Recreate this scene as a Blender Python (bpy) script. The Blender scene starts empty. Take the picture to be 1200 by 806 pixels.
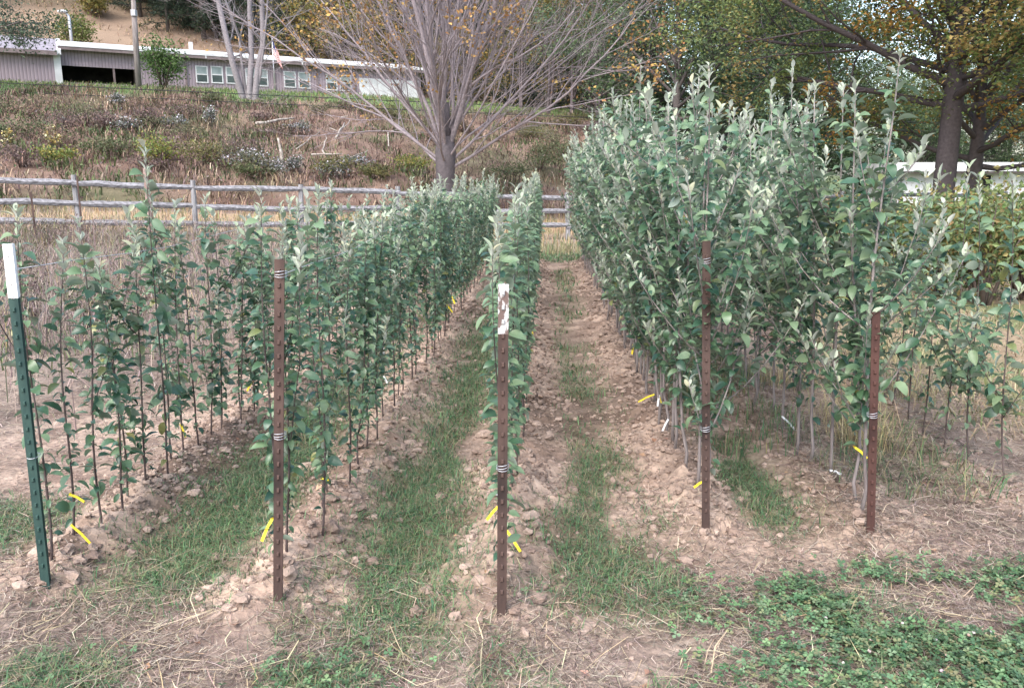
import bpy, math, random
import numpy as np
from mathutils import Vector, Matrix

# ------------------------------------------------------------------ camera
scene = bpy.context.scene
COL = scene.collection
FPX, CX, CY = 950.0, 600.0, 403.0            # focal length and centre in the 1200 x 806 photograph
CAM_H = 1.75
PITCH = math.atan(191 / 950)                 # horizon at row 212
YAW = math.radians(2.36)                     # rows vanish right of the centre
cam_data = bpy.data.cameras.new('camera')
cam_data.sensor_width = 36.0
cam_data.lens = 36.0 * FPX / 1200
cam_data.clip_start = 0.05
cam_data.clip_end = 2000
cam = bpy.data.objects.new('camera', cam_data)
COL.objects.link(cam)
cam.location = (0, 0, CAM_H)
cam.rotation_euler = (math.pi / 2 - PITCH, 0, YAW)
scene.camera = cam
# ------------------------------------------------------------------ light (overcast)
SUN_EL, SUN_AZ = math.radians(52), math.radians(205)     # azimuth clockwise from +Y
world = bpy.data.worlds.new('World')
scene.world = world
world.use_nodes = True
wn = world.node_tree.nodes
bg = wn['Background']
sky = wn.new('ShaderNodeTexSky')
sky.sky_type = 'NISHITA'
sky.sun_disc = False
sky.sun_elevation = SUN_EL
sky.sun_rotation = SUN_AZ
sky.dust_density = 3.0
sky.air_density = 1.2
hsv = wn.new('ShaderNodeHueSaturation')                  # cloud cover greys the sky out
hsv.inputs['Saturation'].default_value = 0.85
hsv.inputs['Value'].default_value = 1.0
world.node_tree.links.new(sky.outputs[0], hsv.inputs['Color'])
world.node_tree.links.new(hsv.outputs[0], bg.inputs['Color'])
bg.inputs['Strength'].default_value = 0.15
sun_data = bpy.data.lights.new('sun', 'SUN')
sun_data.energy = 1.0
sun_data.angle = math.radians(40)
sun_data.color = (1.0, 0.975, 0.965)
sun = bpy.data.objects.new('sun', sun_data)
COL.objects.link(sun)
sd = Vector((math.sin(SUN_AZ) * math.cos(SUN_EL), math.cos(SUN_AZ) * math.cos(SUN_EL), math.sin(SUN_EL)))
sun.rotation_euler = sd.to_track_quat('Z', 'Y').to_euler()
sun.location = (0, 0, 60)
vs = scene.view_settings
vs.view_transform = 'Standard'
vs.look = 'None'
vs.exposure = 1.80
vs.gamma = 1.0
vs.use_curve_mapping = False
scene.cycles.max_bounces = 6
scene.cycles.transparent_max_bounces = 6

# ------------------------------------------------------------------ pixel helpers (a pixel gives a direction only)
Rcam = cam.rotation_euler.to_matrix()
def ray(px, py):
    return (Rcam @ Vector(((px - CX) / FPX, -(py - CY) / FPX, -1))).normalized()
FWD = Vector((-math.sin(YAW), math.cos(YAW), 0))
ORI = Vector((0, 0, CAM_H))
def at_depth(px, py, D):
    d = ray(px, py)
    return ORI + d * (D / d.dot(FWD))
def at_x(px, py, X):
    d = ray(px, py)
    return ORI + d * (X / d.x)
def at_z(px, py, z=0.0):
    d = ray(px, py)
    return ORI + d * ((z - CAM_H) / d.z)

# ------------------------------------------------------------------ noise
def _hash(ix, iy, seed):
    h = (ix.astype(np.int64) * 374761393 + iy.astype(np.int64) * 668265263 + seed * 974711) & 0xFFFFFFFF
    h = ((h ^ (h >> 13)) * 1274126177) & 0xFFFFFFFF
    h = h ^ (h >> 16)
    return (h & 0xFFFF) / 65535.0
def vnoise(x, y, seed=0):
    x = np.asarray(x, float); y = np.asarray(y, float)
    ix = np.floor(x); iy = np.floor(y)
    fx = x - ix; fy = y - iy
    fx = fx * fx * (3 - 2 * fx); fy = fy * fy * (3 - 2 * fy)
    a = _hash(ix, iy, seed); b = _hash(ix + 1, iy, seed)
    c = _hash(ix, iy + 1, seed); d = _hash(ix + 1, iy + 1, seed)
    return (a * (1 - fx) + b * fx) * (1 - fy) + (c * (1 - fx) + d * fx) * fy
def fbm(x, y, seed=0, o=3):
    v = 0; a = 0.5; n = 0
    for k in range(o):
        v = v + a * vnoise(x * 2 ** k, y * 2 ** k, seed + k * 17); n += a; a *= 0.5
    return v / n
def sm(a, b, v):
    t = np.clip((np.asarray(v, float) - a) / (b - a), 0, 1)
    return t * t * (3 - 2 * t)

# ------------------------------------------------------------------ layout of the nursery rows
ROWX = [-2.18, -1.12, -0.18, 0.82, 1.64, 2.62]
POSTPX = [(54, 690), (326, 706), (588, 722), (827, 621), (1020, 625)]
ROWY0 = [at_z(*p, .05).y for p in POSTPX] + [4.4]
ROWX = [at_z(*p).x * 0.6 + ROWX[i] * 0.4 for i, p in enumerate(POSTPX)] + [ROWX[5]]
ROWY1 = [17.2, 17.6, 17.8, 18.0, 18.0, 13.5]

A24 = math.radians(24)
def th(x, y, fine=True):
    """terrain height"""
    x = np.asarray(x, float); y = np.asarray(y, float)
    s = -math.sin(A24) * x + math.cos(A24) * y
    z = 0.036 * np.clip(-x, 0, 14) * sm(8, 17, y)
    f = np.interp(s, [21, 23, 27.5, 29, 50.5, 54, 61, 74, 78, 100, 150, 260],
                     [0, .05, .40, .95, 5.75, 6.35, 7.35, 7.5, 8.4, 21, 36, 52])
    w = 1 - 0.93 * sm(5, 20, x)
    z = z + f * w
    z = z + (fbm(x * .35, y * .35, 5) - .5) * .9 * sm(28, 34, s) * (1 - sm(54, 58, s) * (1 - sm(76, 82, s)))
    z = z + (fbm(x * .6, y * .6, 9) - .5) * .10 * (1 - sm(28, 34, s))
    if fine:
        so = soil(x, y)
        for X, y0, y1 in zip(ROWX, ROWY0, ROWY1):
            k = 0.35 if X > 2 else 1.0
            z = z + k * 0.085 * np.exp(-((x - X) / .2) ** 2) * sm(y0 - .35, y0 + .1, y) * (1 - sm(y1, y1 + .5, y))
        near = (1 - sm(14, 24, np.abs(y))) * (1 - sm(4.5, 7, np.abs(x)))
        z = z + near * (so * ((fbm(x * 10, y * 10, 3, 4) - .5) * .14) + (fbm(x * 2.2, y * 2.2, 31) - .5) * .05)
    return z
def soil(x, y):
    m = 0
    wob = (fbm(np.asarray(x) * 1.6, np.asarray(y) * 1.6, 11) - .5) * .3
    for X, y0, y1 in zip(ROWX, ROWY0, ROWY1):
        hw = .36 if X < 2 else .22
        m = np.maximum(m, np.exp(-np.abs((x - X + wob) / hw) ** 4) * sm(y0 - .22, y0 + .08, y + wob) * (1 - sm(y1, y1 + .6, y)))
    return m
def blob(x, y, cx, cy, rx, ry):
    return np.exp(-(((x - cx) / rx) ** 2 + ((y - cy) / ry) ** 2) ** 2)
def green(x, y):
    """where short green grass grows"""
    x = np.asarray(x, float); y = np.asarray(y, float)
    n = fbm(x * 2.3, y * 1.0, 21, 3)
    n2 = fbm(x * 5, y * 4, 22, 2)
    g = 0
    m12 = (ROWX[0] + ROWX[1]) / 2; m23 = (ROWX[1] + ROWX[2]) / 2; m34 = (ROWX[2] + ROWX[3]) / 2; m45 = (ROWX[3] + ROWX[4]) / 2
    g = np.maximum(g, np.exp(-np.abs((x - m12) / .38) ** 4) * sm(2.85, 3.25, y) * (1 - .75 * sm(5.5, 8, y)) * sm(.2, .38, n + .07))
    g = np.maximum(g, np.exp(-np.abs((x - m23 - .0) / .35) ** 4) * sm(2.55, 3.0, y) * (1 - .45 * sm(7, 13, y)) * sm(.22, .40, n + .06))
    g = np.maximum(g, np.exp(-np.abs((x - m34 - .02) / .22) ** 4) * sm(3.0, 3.4, y) * sm(.28, .62, n) * (1 - .3 * sm(7, 14, y)) * .75)
    g = np.maximum(g, .75 * np.exp(-np.abs((x - m34) / .42) ** 4) * sm(2.9, 3.2, y) * (1 - sm(3.9, 4.3, y)) * sm(.3, .5, n))
    g = np.maximum(g, np.exp(-np.abs((x - m45) / .26) ** 4) * sm(3.6, 4.2, y) * sm(.38, .5, n) * .8)
    g = np.maximum(g, blob(x, y, -2.85, 3.75, .45, .35) * .8)
    g = np.maximum(g, (1 - sm(3.2, 3.5, y)) * sm(.64, .74, n) * .4)
    g = np.maximum(g, blob(x, y, -.8, 2.58, .2, .13))
    g = np.maximum(g, blob(x, y, -1.75, 2.55, .25, .2))
    g = np.maximum(g, sm(17.8, 18.4, y + n) * (1 - sm(20, 21, y)) * .9)
    g = g * sm(.18, .42, n2 + .08)
    g = np.maximum(g, sm(3.0, 4.2, x) * sm(5, 7, y) * sm(.45, .6, n) * .5)
    return np.clip(g * (1 - .55 * soil(x, y)), 0, 1)
def clover(x, y):
    n = fbm(np.asarray(x) * 2.0, np.asarray(y) * 2.6, 41)
    c = np.exp(-np.abs((np.asarray(x) - 2.2) / 1.33) ** 4) * (1 - sm(3.25, 3.65, y - .12 * np.asarray(x) + .2)) * sm(.3, .45, n + .05)
    return c

# ------------------------------------------------------------------ mesh helpers
def mesh_np(name, V, T, col=None, smooth=False, matidx=None):
    V = np.asarray(V, np.float32).reshape(-1, 3); T = np.asarray(T, np.int32).reshape(-1, 3)
    me = bpy.data.meshes.new(name)
    me.vertices.add(len(V)); me.vertices.foreach_set('co', V.ravel())
    n = len(T)
    me.loops.add(n * 3); me.loops.foreach_set('vertex_index', T.ravel())
    me.polygons.add(n)
    me.polygons.foreach_set('loop_start', np.arange(0, n * 3, 3, dtype=np.int32))
    me.polygons.foreach_set('loop_total', np.full(n, 3, np.int32))
    me.polygons.foreach_set('use_smooth', np.full(n, bool(smooth)))
    if matidx is not None:
        me.polygons.foreach_set('material_index', np.asarray(matidx, np.int32))
    if col is not None:
        ca = me.color_attributes.new('Col', 'FLOAT_COLOR', 'POINT')
        c4 = np.ones((len(V), 4), np.float32); c4[:, :3] = col
        ca.data.foreach_set('color', c4.ravel())
    me.update(); me.validate()
    return me
def obj(name, me, mats=None, parent=None, loc=None):
    o = bpy.data.objects.new(name, me)
    COL.objects.link(o)
    if mats is not None and not me.materials:
        for m in (mats if isinstance(mats, (list, tuple)) else [mats]):
            me.materials.append(m)
    if parent is not None:
        o.parent = parent
    if loc is not None:
        o.location = loc
    return o
def tag(o, label=None, cat=None, group=None, kind=None):
    if label: o['label'] = label
    if cat: o['category'] = cat
    if group: o['group'] = group
    if kind: o['kind'] = kind
    return o
def thing(name, label, cat, loc=(0, 0, 0), rz=0, group=None):
    o = bpy.data.objects.new(name, None)
    o.empty_display_size = .1
    COL.objects.link(o)
    o.location = loc; o.rotation_euler = (0, 0, rz)
    return tag(o, label, cat, group)
class Geo:
    def __init__(self): self.V = []; self.T = []; self.C = []; self.n = 0
    def add(self, V, T, c=None):
        V = np.asarray(V, float).reshape(-1, 3)
        self.V.append(V); self.T.append(np.asarray(T, int).reshape(-1, 3) + self.n); self.n += len(V)
        if c is not None:
            c = np.asarray(c, float)
            self.C.append(np.broadcast_to(c, (len(V), 3)))
    def mesh(self, name, smooth=False):
        return mesh_np(name, np.concatenate(self.V), np.concatenate(self.T), np.concatenate(self.C) if self.C else None, smooth)
def tube(P, R, k=5, cap=True):
    P = np.asarray(P, float); n = len(P); R = np.broadcast_to(np.asarray(R, float), (n,))
    D = np.gradient(P, axis=0); D /= np.linalg.norm(D, axis=1)[:, None] + 1e-9
    ref = np.array([0, 0, 1.]) if abs(D[0, 2]) < .8 else np.array([1., 0, 0])
    A = np.cross(D, ref); A /= np.linalg.norm(A, axis=1)[:, None] + 1e-9
    B = np.cross(D, A)
    an = np.arange(k) * 2 * math.pi / k
    V = P[:, None, :] + R[:, None, None] * (np.cos(an)[None, :, None] * A[:, None, :] + np.sin(an)[None, :, None] * B[:, None, :])
    V = V.reshape(-1, 3); T = []
    i = np.arange(n - 1)[:, None] * k; j = np.arange(k)[None, :]; j2 = (j + 1) % k
    a, b, c, d = i + j, i + j2, i + k + j2, i + k + j
    T = np.concatenate([np.stack([a, d, c], -1).reshape(-1, 3), np.stack([a, c, b], -1).reshape(-1, 3)])
    if cap:
        for base, fl in ((0, 0), ((n - 1) * k, 1)):
            t = np.array([[base, base + q, base + q + 1] for q in range(1, k - 1)])
            T = np.concatenate([T, t[:, ::-1] if fl else t])
    return V, T
def box(x0, x1, y0, y1, z0, z1):
    V = np.array([[x, y, z] for x in (x0, x1) for y in (y0, y1) for z in (z0, z1)], float)
    Q = [(0, 1, 3, 2), (4, 6, 7, 5), (0, 4, 5, 1), (2, 3, 7, 6), (0, 2, 6, 4), (1, 5, 7, 3)]
    return V, [t for q in Q for t in ((q[0], q[1], q[2]), (q[0], q[2], q[3]))]
def blades(pos, ang, h, w, lean, col, tipcol=None):
    """bent grass blades, 3 triangles each; lean = horizontal reach over height"""
    N = len(pos); pos = np.asarray(pos, float)
    d = np.stack([np.cos(ang), np.sin(ang), np.zeros(N)], 1)
    e = np.stack([-np.sin(ang), np.cos(ang), np.zeros(N)], 1)
    up = np.array([0, 0, 1.])
    h = np.broadcast_to(h, (N,))[:, None]; w = np.broadcast_to(w, (N,))[:, None]; lean = np.broadcast_to(lean, (N,))[:, None]
    m = pos + up * h * .6 + d * h * lean * .35
    t = pos + up * h * np.clip(1 - .25 * lean, .05, 1) + d * h * lean
    V = np.stack([pos - e * w, pos + e * w, m - e * w * .8, m + e * w * .8, t], 1).reshape(-1, 3)
    b = np.arange(N)[:, None] * 5
    T = np.concatenate([b + np.array([0, 1, 3]), b + np.array([0, 3, 2]), b + np.array([2, 3, 4])], 0)
    C = np.repeat(np.asarray(col, float)[:, None, :], 5, 1)
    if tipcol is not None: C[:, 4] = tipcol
    return V, T, C.reshape(-1, 3)
def leafsoup(pos, size, col, rs, flat=.5, asp=.62):
    """loose folded diamond leaves, 2 triangles each"""
    N = len(pos)
    n = rs.normal(size=(N, 3)); n[:, 2] = np.abs(n[:, 2]) + flat; n /= np.linalg.norm(n, axis=1)[:, None]
    a = np.cross(n, rs.normal(size=(N, 3))); a /= np.linalg.norm(a, axis=1)[:, None]
    b = np.cross(n, a)
    s = np.broadcast_to(size, (N,))[:, None]
    V = np.stack([pos - a * s * .5, pos + b * s * asp * .5 + n * s * .12, pos + a * s * .5 - n * s * .08, pos - b * s * asp * .5 + n * s * .12], 1).reshape(-1, 3)
    q = np.arange(N)[:, None] * 4
    T = np.concatenate([q + np.array([0, 2, 1]), q + np.array([0, 3, 2])], 0)
    return V, T, np.repeat(np.asarray(col, float)[:, None, :], 4, 1).reshape(-1, 3)
def mixcol(rs, N, cols, p=None, jit=.18):
    c = np.asarray(cols, float)[rs.choice(len(cols), N, p=p)]
    return np.clip(c * (1 + rs.normal(size=(N, 1)) * jit) * (1 + rs.normal(size=(N, 3)) * .05), .004, .95)

# ------------------------------------------------------------------ materials
def newmat(name):
    m = bpy.data.materials.new(name); m.use_nodes = True
    nt = m.node_tree
    return m, nt, nt.nodes['Principled BSDF'], nt.nodes, nt.links
def mat_attr(name, rough=.75, spec=.25, trans=0.0, bump=0.0, nscale=20, var=.25):
    m, nt, b, N, L = newmat(name)
    at = N.new('ShaderNodeVertexColor'); at.layer_name = 'Col'
    tc = N.new('ShaderNodeTexCoord')
    no = N.new('ShaderNodeTexNoise'); no.inputs['Scale'].default_value = nscale; no.inputs['Detail'].default_value = 6
    L.new(tc.outputs['Object'], no.inputs['Vector'])
    mr = N.new('ShaderNodeMapRange'); mr.inputs[1].default_value = .25; mr.inputs[2].default_value = .75
    mr.inputs[3].default_value = 1 - var; mr.inputs[4].default_value = 1 + var
    L.new(no.outputs[0], mr.inputs[0])
    mx = N.new('ShaderNodeMix'); mx.data_type = 'RGBA'; mx.blend_type = 'MULTIPLY'; mx.inputs[0].default_value = 1
    L.new(at.outputs[0], mx.inputs[6]); L.new(mr.outputs[0], mx.inputs[7])
    L.new(mx.outputs[2], b.inputs['Base Color'])
    b.inputs['Roughness'].default_value = rough; b.inputs['Specular IOR Level'].default_value = spec
    if bump:
        bp = N.new('ShaderNodeBump'); bp.inputs['Strength'].default_value = bump; bp.inputs['Distance'].default_value = .02
        L.new(no.outputs[0], bp.inputs['Height']); L.new(bp.outputs[0], b.inputs['Normal'])
    if trans:
        t = N.new('ShaderNodeBsdfTranslucent'); L.new(mx.outputs[2], t.inputs[0])
        ms = N.new('ShaderNodeMixShader'); ms.inputs[0].default_value = trans
        L.new(b.outputs[0], ms.inputs[1]); L.new(t.outputs[0], ms.inputs[2])
        L.new(ms.outputs[0], N['Material Output'].inputs[0])
    return m
def mat_noise(name, c1, c2, scale=8, rough=.7, spec=.3, metal=0, bump=.2, stretch=(1, 1, 1), detail=6, lo=.35, hi=.65):
    m, nt, b, N, L = newmat(name)
    tc = N.new('ShaderNodeTexCoord'); mp = N.new('ShaderNodeMapping'); mp.inputs['Scale'].default_value = stretch
    no = N.new('ShaderNodeTexNoise'); no.inputs['Scale'].default_value = scale; no.inputs['Detail'].default_value = detail
    rp = N.new('ShaderNodeValToRGB')
    rp.color_ramp.elements[0].position = lo; rp.color_ramp.elements[0].color = (*c1, 1)
    rp.color_ramp.elements[1].position = hi; rp.color_ramp.elements[1].color = (*c2, 1)
    L.new(tc.outputs['Object'], mp.inputs[0]); L.new(mp.outputs[0], no.inputs['Vector'])
    L.new(no.outputs[0], rp.inputs[0]); L.new(rp.outputs[0], b.inputs['Base Color'])
    b.inputs['Roughness'].default_value = rough; b.inputs['Specular IOR Level'].default_value = spec; b.inputs['Metallic'].default_value = metal
    if bump:
        bp = N.new('ShaderNodeBump'); bp.inputs['Strength'].default_value = bump; bp.inputs['Distance'].default_value = .01
        L.new(no.outputs[0], bp.inputs['Height']); L.new(bp.outputs[0], b.inputs['Normal'])
    return m
def mat_leaf(name, cols, back, rough=.36, spec=.6, trans=.28):
    """apple leaf: colour differs from leaf to leaf, underside paler"""
    m, nt, b, N, L = newmat(name)
    ge = N.new('ShaderNodeNewGeometry'); oi = N.new('ShaderNodeObjectInfo')
    ad = N.new('ShaderNodeMath'); ad.operation = 'ADD'
    L.new(ge.outputs['Random Per Island'], ad.inputs[0]); L.new(oi.outputs['Random'], ad.inputs[1])
    fr = N.new('ShaderNodeMath'); fr.operation = 'FRACT'; L.new(ad.outputs[0], fr.inputs[0])
    rp = N.new('ShaderNodeValToRGB')
    el = rp.color_ramp.elements
    while len(el) < len(cols): el.new(.5)
    for i, c in enumerate(cols):
        el[i].position = i / (len(cols) - 1) if len(cols) < 8 or i > 6 else i / 6 * .95; el[i].color = (*c, 1)
    L.new(fr.outputs[0], rp.inputs[0])
    no = N.new('ShaderNodeTexNoise'); no.inputs['Scale'].default_value = 45; no.inputs['Detail'].default_value = 3
    tc = N.new('ShaderNodeTexCoord'); L.new(tc.outputs['Object'], no.inputs['Vector'])
    mr = N.new('ShaderNodeMapRange'); mr.inputs[3].default_value = .75; mr.inputs[4].default_value = 1.25
    L.new(no.outputs[0], mr.inputs[0])
    mu = N.new('ShaderNodeMix'); mu.data_type = 'RGBA'; mu.blend_type = 'MULTIPLY'; mu.inputs[0].default_value = 1
    L.new(rp.outputs[0], mu.inputs[6]); L.new(mr.outputs[0], mu.inputs[7])
    mb = N.new('ShaderNodeMix'); mb.data_type = 'RGBA'
    L.new(ge.outputs['Backfacing'], mb.inputs[0]); L.new(mu.outputs[2], mb.inputs[6]); mb.inputs[7].default_value = (*back, 1)
    L.new(mb.outputs[2], b.inputs['Base Color'])
    b.inputs['Roughness'].default_value = rough; b.inputs['Specular IOR Level'].default_value = spec
    t = N.new('ShaderNodeBsdfTranslucent'); L.new(mu.outputs[2], t.inputs[0])
    ms = N.new('ShaderNodeMixShader'); ms.inputs[0].default_value = trans
    L.new(b.outputs[0], ms.inputs[1]); L.new(t.outputs[0], ms.inputs[2]); L.new(ms.outputs[0], N['Material Output'].inputs[0])
    return m
def mat_plain(name, c, rough=.6, spec=.3, metal=0):
    m, nt, b, N, L = newmat(name)
    b.inputs['Base Color'].default_value = (*c, 1); b.inputs['Roughness'].default_value = rough
    b.inputs['Specular IOR Level'].default_value = spec; b.inputs['Metallic'].default_value = metal
    return m
M = {}
M['ground'] = mat_attr('ground_soil', .95, .1, 0, 1.0, 26, .38)
M['clod'] = mat_attr('soil_clod', .95, .1, 0, .5, 60, .22)
M['veg'] = mat_attr('vegetation', .6, .3, .25, 0, 3, .15)
M['dry'] = mat_attr('dry_vegetation', .8, .2, .12, 0, 3, .15)
M['twig'] = mat_attr('twig_bark', .85, .2, 0, .3, 12, .25)
M['leaf'] = mat_leaf('apple_leaf', [(.016, .052, .032), (.036, .090, .050), (.070, .138, .068), (.038, .098, .062), (.105, .175, .085), (.024, .070, .044), (.080, .148, .070), (.24, .22, .07)], (.22, .275, .22))
M['leaf_pale'] = mat_leaf('apple_leaf_silvery', [(.100, .172, .098), (.145, .225, .118), (.120, .198, .118), (.185, .258, .140), (.110, .182, .100)], (.31, .36, .30), .46, .5)
M['young'] = mat_leaf('young_leaf', [(.27, .33, .22), (.33, .38, .27), (.40, .44, .35), (.30, .36, .25), (.38, .36, .24)], (.50, .52, .46), .6, .3)
M['stem'] = mat_noise('sapling_bark', (.055, .038, .036), (.13, .10, .095), 30, .7, .3, 0, .3, (1, 1, .15))
M['stem_grey'] = mat_noise('sapling_bark_grey', (.14, .115, .11), (.30, .26, .25), 30, .75, .3, 0, .3, (1, 1, .15))
M['rust'] = mat_noise('rusty_steel', (.024, .016, .015), (.105, .066, .055), 11, .8, .3, .1, .5, (1, 1, .25), 8)
M['rust_red'] = mat_noise('red_rusty_steel', (.036, .017, .015), (.100, .048, .039), 11, .8, .3, .1, .5, (1, 1, .25), 8)
M['green_paint'] = mat_noise('green_post_paint', (.010, .034, .032), (.030, .066, .056), 22, .55, .4, 0, .3, (1, 1, .3), 8)
M['white_paint'] = mat_noise('white_post_paint', (.62, .62, .61), (.80, .80, .80), 15, .6, .3, 0, .2)
M['flaked_paint'] = mat_noise('flaking_white_paint', (.13, .09, .08), (.46, .455, .45), 55, .75, .3, 0, .4, (1, 1, .5), 8, .47, .54)
M['wire'] = mat_plain('galvanised_wire', (.50, .51, .54), .45, .5, .6)
M['tag_yellow'] = mat_noise('yellow_tape', (.80, .60, .03), (.86, .70, .06), 20, .5, .4, 0, 0)
M['tag_white'] = mat_noise('white_tape', (.72, .72, .74), (.82, .82, .83), 20, .5, .4, 0, 0)
M['fence'] = mat_noise('weathered_wood', (.115, .11, .115), (.30, .295, .315), 9, .9, .15, 0, .6, (.25, 3, 3), 8)
M['fence_post'] = mat_noise('weathered_post_wood', (.15, .145, .148), (.33, .325, .335), 9, .9, .15, 0, .6, (3, 3, .25), 8)
M['fence_brown'] = mat_noise('brown_post_wood', (.20, .14, .12), (.36, .27, .24), 9, .9, .15, 0, .6, (3, 3, .25), 8)

# ------------------------------------------------------------------ ground: one sheet out to the horizon
def axis(fine0, fine1, step, lo, hi, g_lo, g_hi):
    a = list(np.arange(fine0, fine1 + step / 2, step))
    s = step
    while a[-1] < hi: s *= g_hi; a.append(a[-1] + s)
    s = step; left = []
    x = fine0
    while x > lo: s *= g_lo; x -= s; left.append(x)
    return np.array(left[::-1] + a)
gx = axis(-3.6, 3.4, .04, -420, 420, 1.07, 1.07)
ya = list(np.arange(2.1, 6.0, .025)); st = .025
while ya[-1] < 20: st *= 1.012; ya.append(ya[-1] + st)
while ya[-1] < 600: st *= 1.04; ya.append(ya[-1] + st)
yb = []; st = .025; yy = 2.1
while yy > -60: st *= 1.12; yy -= st; yb.append(yy)
gy = np.array(yb[::-1] + ya)
GX, GY = np.meshgrid(gx, gy)
fx, fy = GX.ravel(), GY.ravel()
gz = th(fx, fy)
S = -math.sin(A24) * fx + math.cos(A24) * fy
def lerp(a, b, t): return a * (1 - t[:, None]) + b * t[:, None]
def ground_col(x, y):
    s = -math.sin(A24) * x + math.cos(A24) * y
    n1 = fbm(x * 1.3, y * 1.3, 51); n2 = fbm(x * 6, y * 6, 52); n3 = fbm(x * .25, y * .25, 53)
    straw = lerp(np.array([.14, .104, .086]), np.array([.255, .20, .162]), sm(.3, .7, n2))
    so = lerp(np.array([.165, .115, .090]), np.array([.355, .266, .208]), sm(.3, .68, .5 * n1 + .5 * n2))
    c = straw
    inter = sm(2.9, 3.4, y) * (1 - sm(17.8, 18.6, y)) * sm(-4.2, -3.4, x) * (1 - sm(1.9, 2.4, x))
    c = lerp(c, so * .92, np.clip(inter, 0, 1) * .85)
    c = lerp(c, so, soil(x, y))
    c = c * (.72 + .56 * sm(.25, .75, fbm(x * .9, y * .9, 57)))[:, None]        # broad darker and lighter patches at random
    c = lerp(c, np.array([.075, .085, .040]) * np.ones_like(straw), np.clip(green(x, y) * .75 + clover(x, y) * .8, 0, 1))
    # weedy meadow, strip by the fence, bank, ledge, hillside
    mead = np.clip(sm(-3.2, -4.2, x) * sm(5.5, 7.5, y) + sm(18.5, 20.5, y), 0, 1)
    c = lerp(c, lerp(np.array([.19, .145, .125]), np.array([.28, .22, .175]), sm(.3, .7, n1)), mead)
    rf = sm(2.8, 3.8, x) * sm(4.5, 6.5, y)
    c = lerp(c, lerp(np.array([.23, .175, .115]), np.array([.14, .145, .07]), sm(.4, .65, n1)), rf)
    strip = sm(23.2, 24, s) * (1 - sm(26.8, 27.6, s))
    c = lerp(c, lerp(np.array([.36, .25, .16]), np.array([.28, .22, .13]), sm(.3, .7, n1)), strip)
    bank = lerp(np.array([.112, .072, .056]), np.array([.22, .152, .118]), sm(.32, .68, n1))
    bank = lerp(bank, np.array([.09, .10, .05]) * np.ones_like(straw), sm(.55, .7, n3) * .6)
    c = lerp(c, bank, sm(27, 28.2, s))
    ledge = sm(49.5, 52, s + (n3 - .5) * 3) * (1 - sm(66, 70, s))
    c = lerp(c, np.array([.115, .165, .065]) * np.ones_like(straw), ledge)
    hill = lerp(np.array([.14, .098, .072]), np.array([.24, .175, .125]), sm(.3, .7, n1))
    c = lerp(c, hill, sm(66, 70, s) * (1 - sm(4, 14, x)))
    c = lerp(c, np.array([.05, .05, .03]) * np.ones_like(straw), sm(92, 100, s))
    c = lerp(c, np.array([.10, .12, .055]) * np.ones_like(straw), sm(10, 18, x) * sm(12, 20, y))
    return c
gc = ground_col(fx, fy)
nx, ny = len(gx), len(gy)
I = (np.arange(ny - 1)[:, None] * nx + np.arange(nx - 1)[None, :]).ravel()
GT = np.concatenate([np.stack([I, I + 1, I + nx + 1], 1), np.stack([I, I + nx + 1, I + nx], 1)])
ground = obj('ground', mesh_np('ground', np.stack([fx, fy, gz], 1), GT, gc, True), M['ground'])
tag(ground, kind='structure')

# ------------------------------------------------------------------ scatter helpers
RS = np.random.RandomState(7)
def scatter(n, x0, x1, y0, y1, dens, far=.0):
    """n tries, accepted by a mask, thinned with distance"""
    x = RS.uniform(x0, x1, n); y = RS.uniform(y0, y1, n)
    k = RS.rand(n) < dens(x, y) * np.clip(1 / (1 + far * np.maximum(y - 3, 0)), 0, 1)
    x, y = x[k], y[k]
    return x, y, th(x, y)
# clods of dry soil along the rows
PHI = (1 + 5 ** .5) / 2
ICO_V = np.array([(-1, PHI, 0), (1, PHI, 0), (-1, -PHI, 0), (1, -PHI, 0), (0, -1, PHI), (0, 1, PHI), (0, -1, -PHI), (0, 1, -PHI), (PHI, 0, -1), (PHI, 0, 1), (-PHI, 0, -1), (-PHI, 0, 1)]) / math.sqrt(1 + PHI ** 2)
ICO_T = np.array([(0, 11, 5), (0, 5, 1), (0, 1, 7), (0, 7, 10), (0, 10, 11), (1, 5, 9), (5, 11, 4), (11, 10, 2), (10, 7, 6), (7, 1, 8), (3, 9, 4), (3, 4, 2), (3, 2, 6), (3, 6, 8), (3, 8, 9), (4, 9, 5), (2, 4, 11), (6, 2, 10), (8, 6, 7), (9, 8, 1)])
def subdiv(V, T):
    V = list(map(tuple, V)); mid = {}; out = []
    def m(a, b):
        k = (min(a, b), max(a, b))
        if k not in mid:
            p = np.array(V[a]) + np.array(V[b]); p /= np.linalg.norm(p); V.append(tuple(p)); mid[k] = len(V) - 1
        return mid[k]
    for a, b, c in T:
        ab, bc, ca = m(a, b), m(b, c), m(c, a)
        out += [(a, ab, ca), (b, bc, ab), (c, ca, bc), (ab, bc, ca)]
    return np.array(V), np.array(out)
ICO2_V, ICO2_T = subdiv(ICO_V, ICO_T)
def clods(x, y, z, r, base, tri, jit):
    N = len(x)
    sc = r[:, None] * (RS.uniform(.65, 1.25, (N, 3)) * np.array([1.1, 1.1, .75]))
    V = base[None] * (1 + RS.normal(size=(N, len(base), 1)) * jit)
    V = V * sc[:, None, :]
    a = RS.uniform(0, 6.28, N); c, s_ = np.cos(a)[:, None], np.sin(a)[:, None]
    V = np.stack([V[..., 0] * c - V[..., 1] * s_, V[..., 0] * s_ + V[..., 1] * c, V[..., 2]], -1)
    V = V + np.stack([x, y, z + r * .25], 1)[:, None, :]
    T = tri[None] + (np.arange(N) * len(base))[:, None, None]
    return V.reshape(-1, 3), T.reshape(-1, 3)
cl = Geo()
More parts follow.
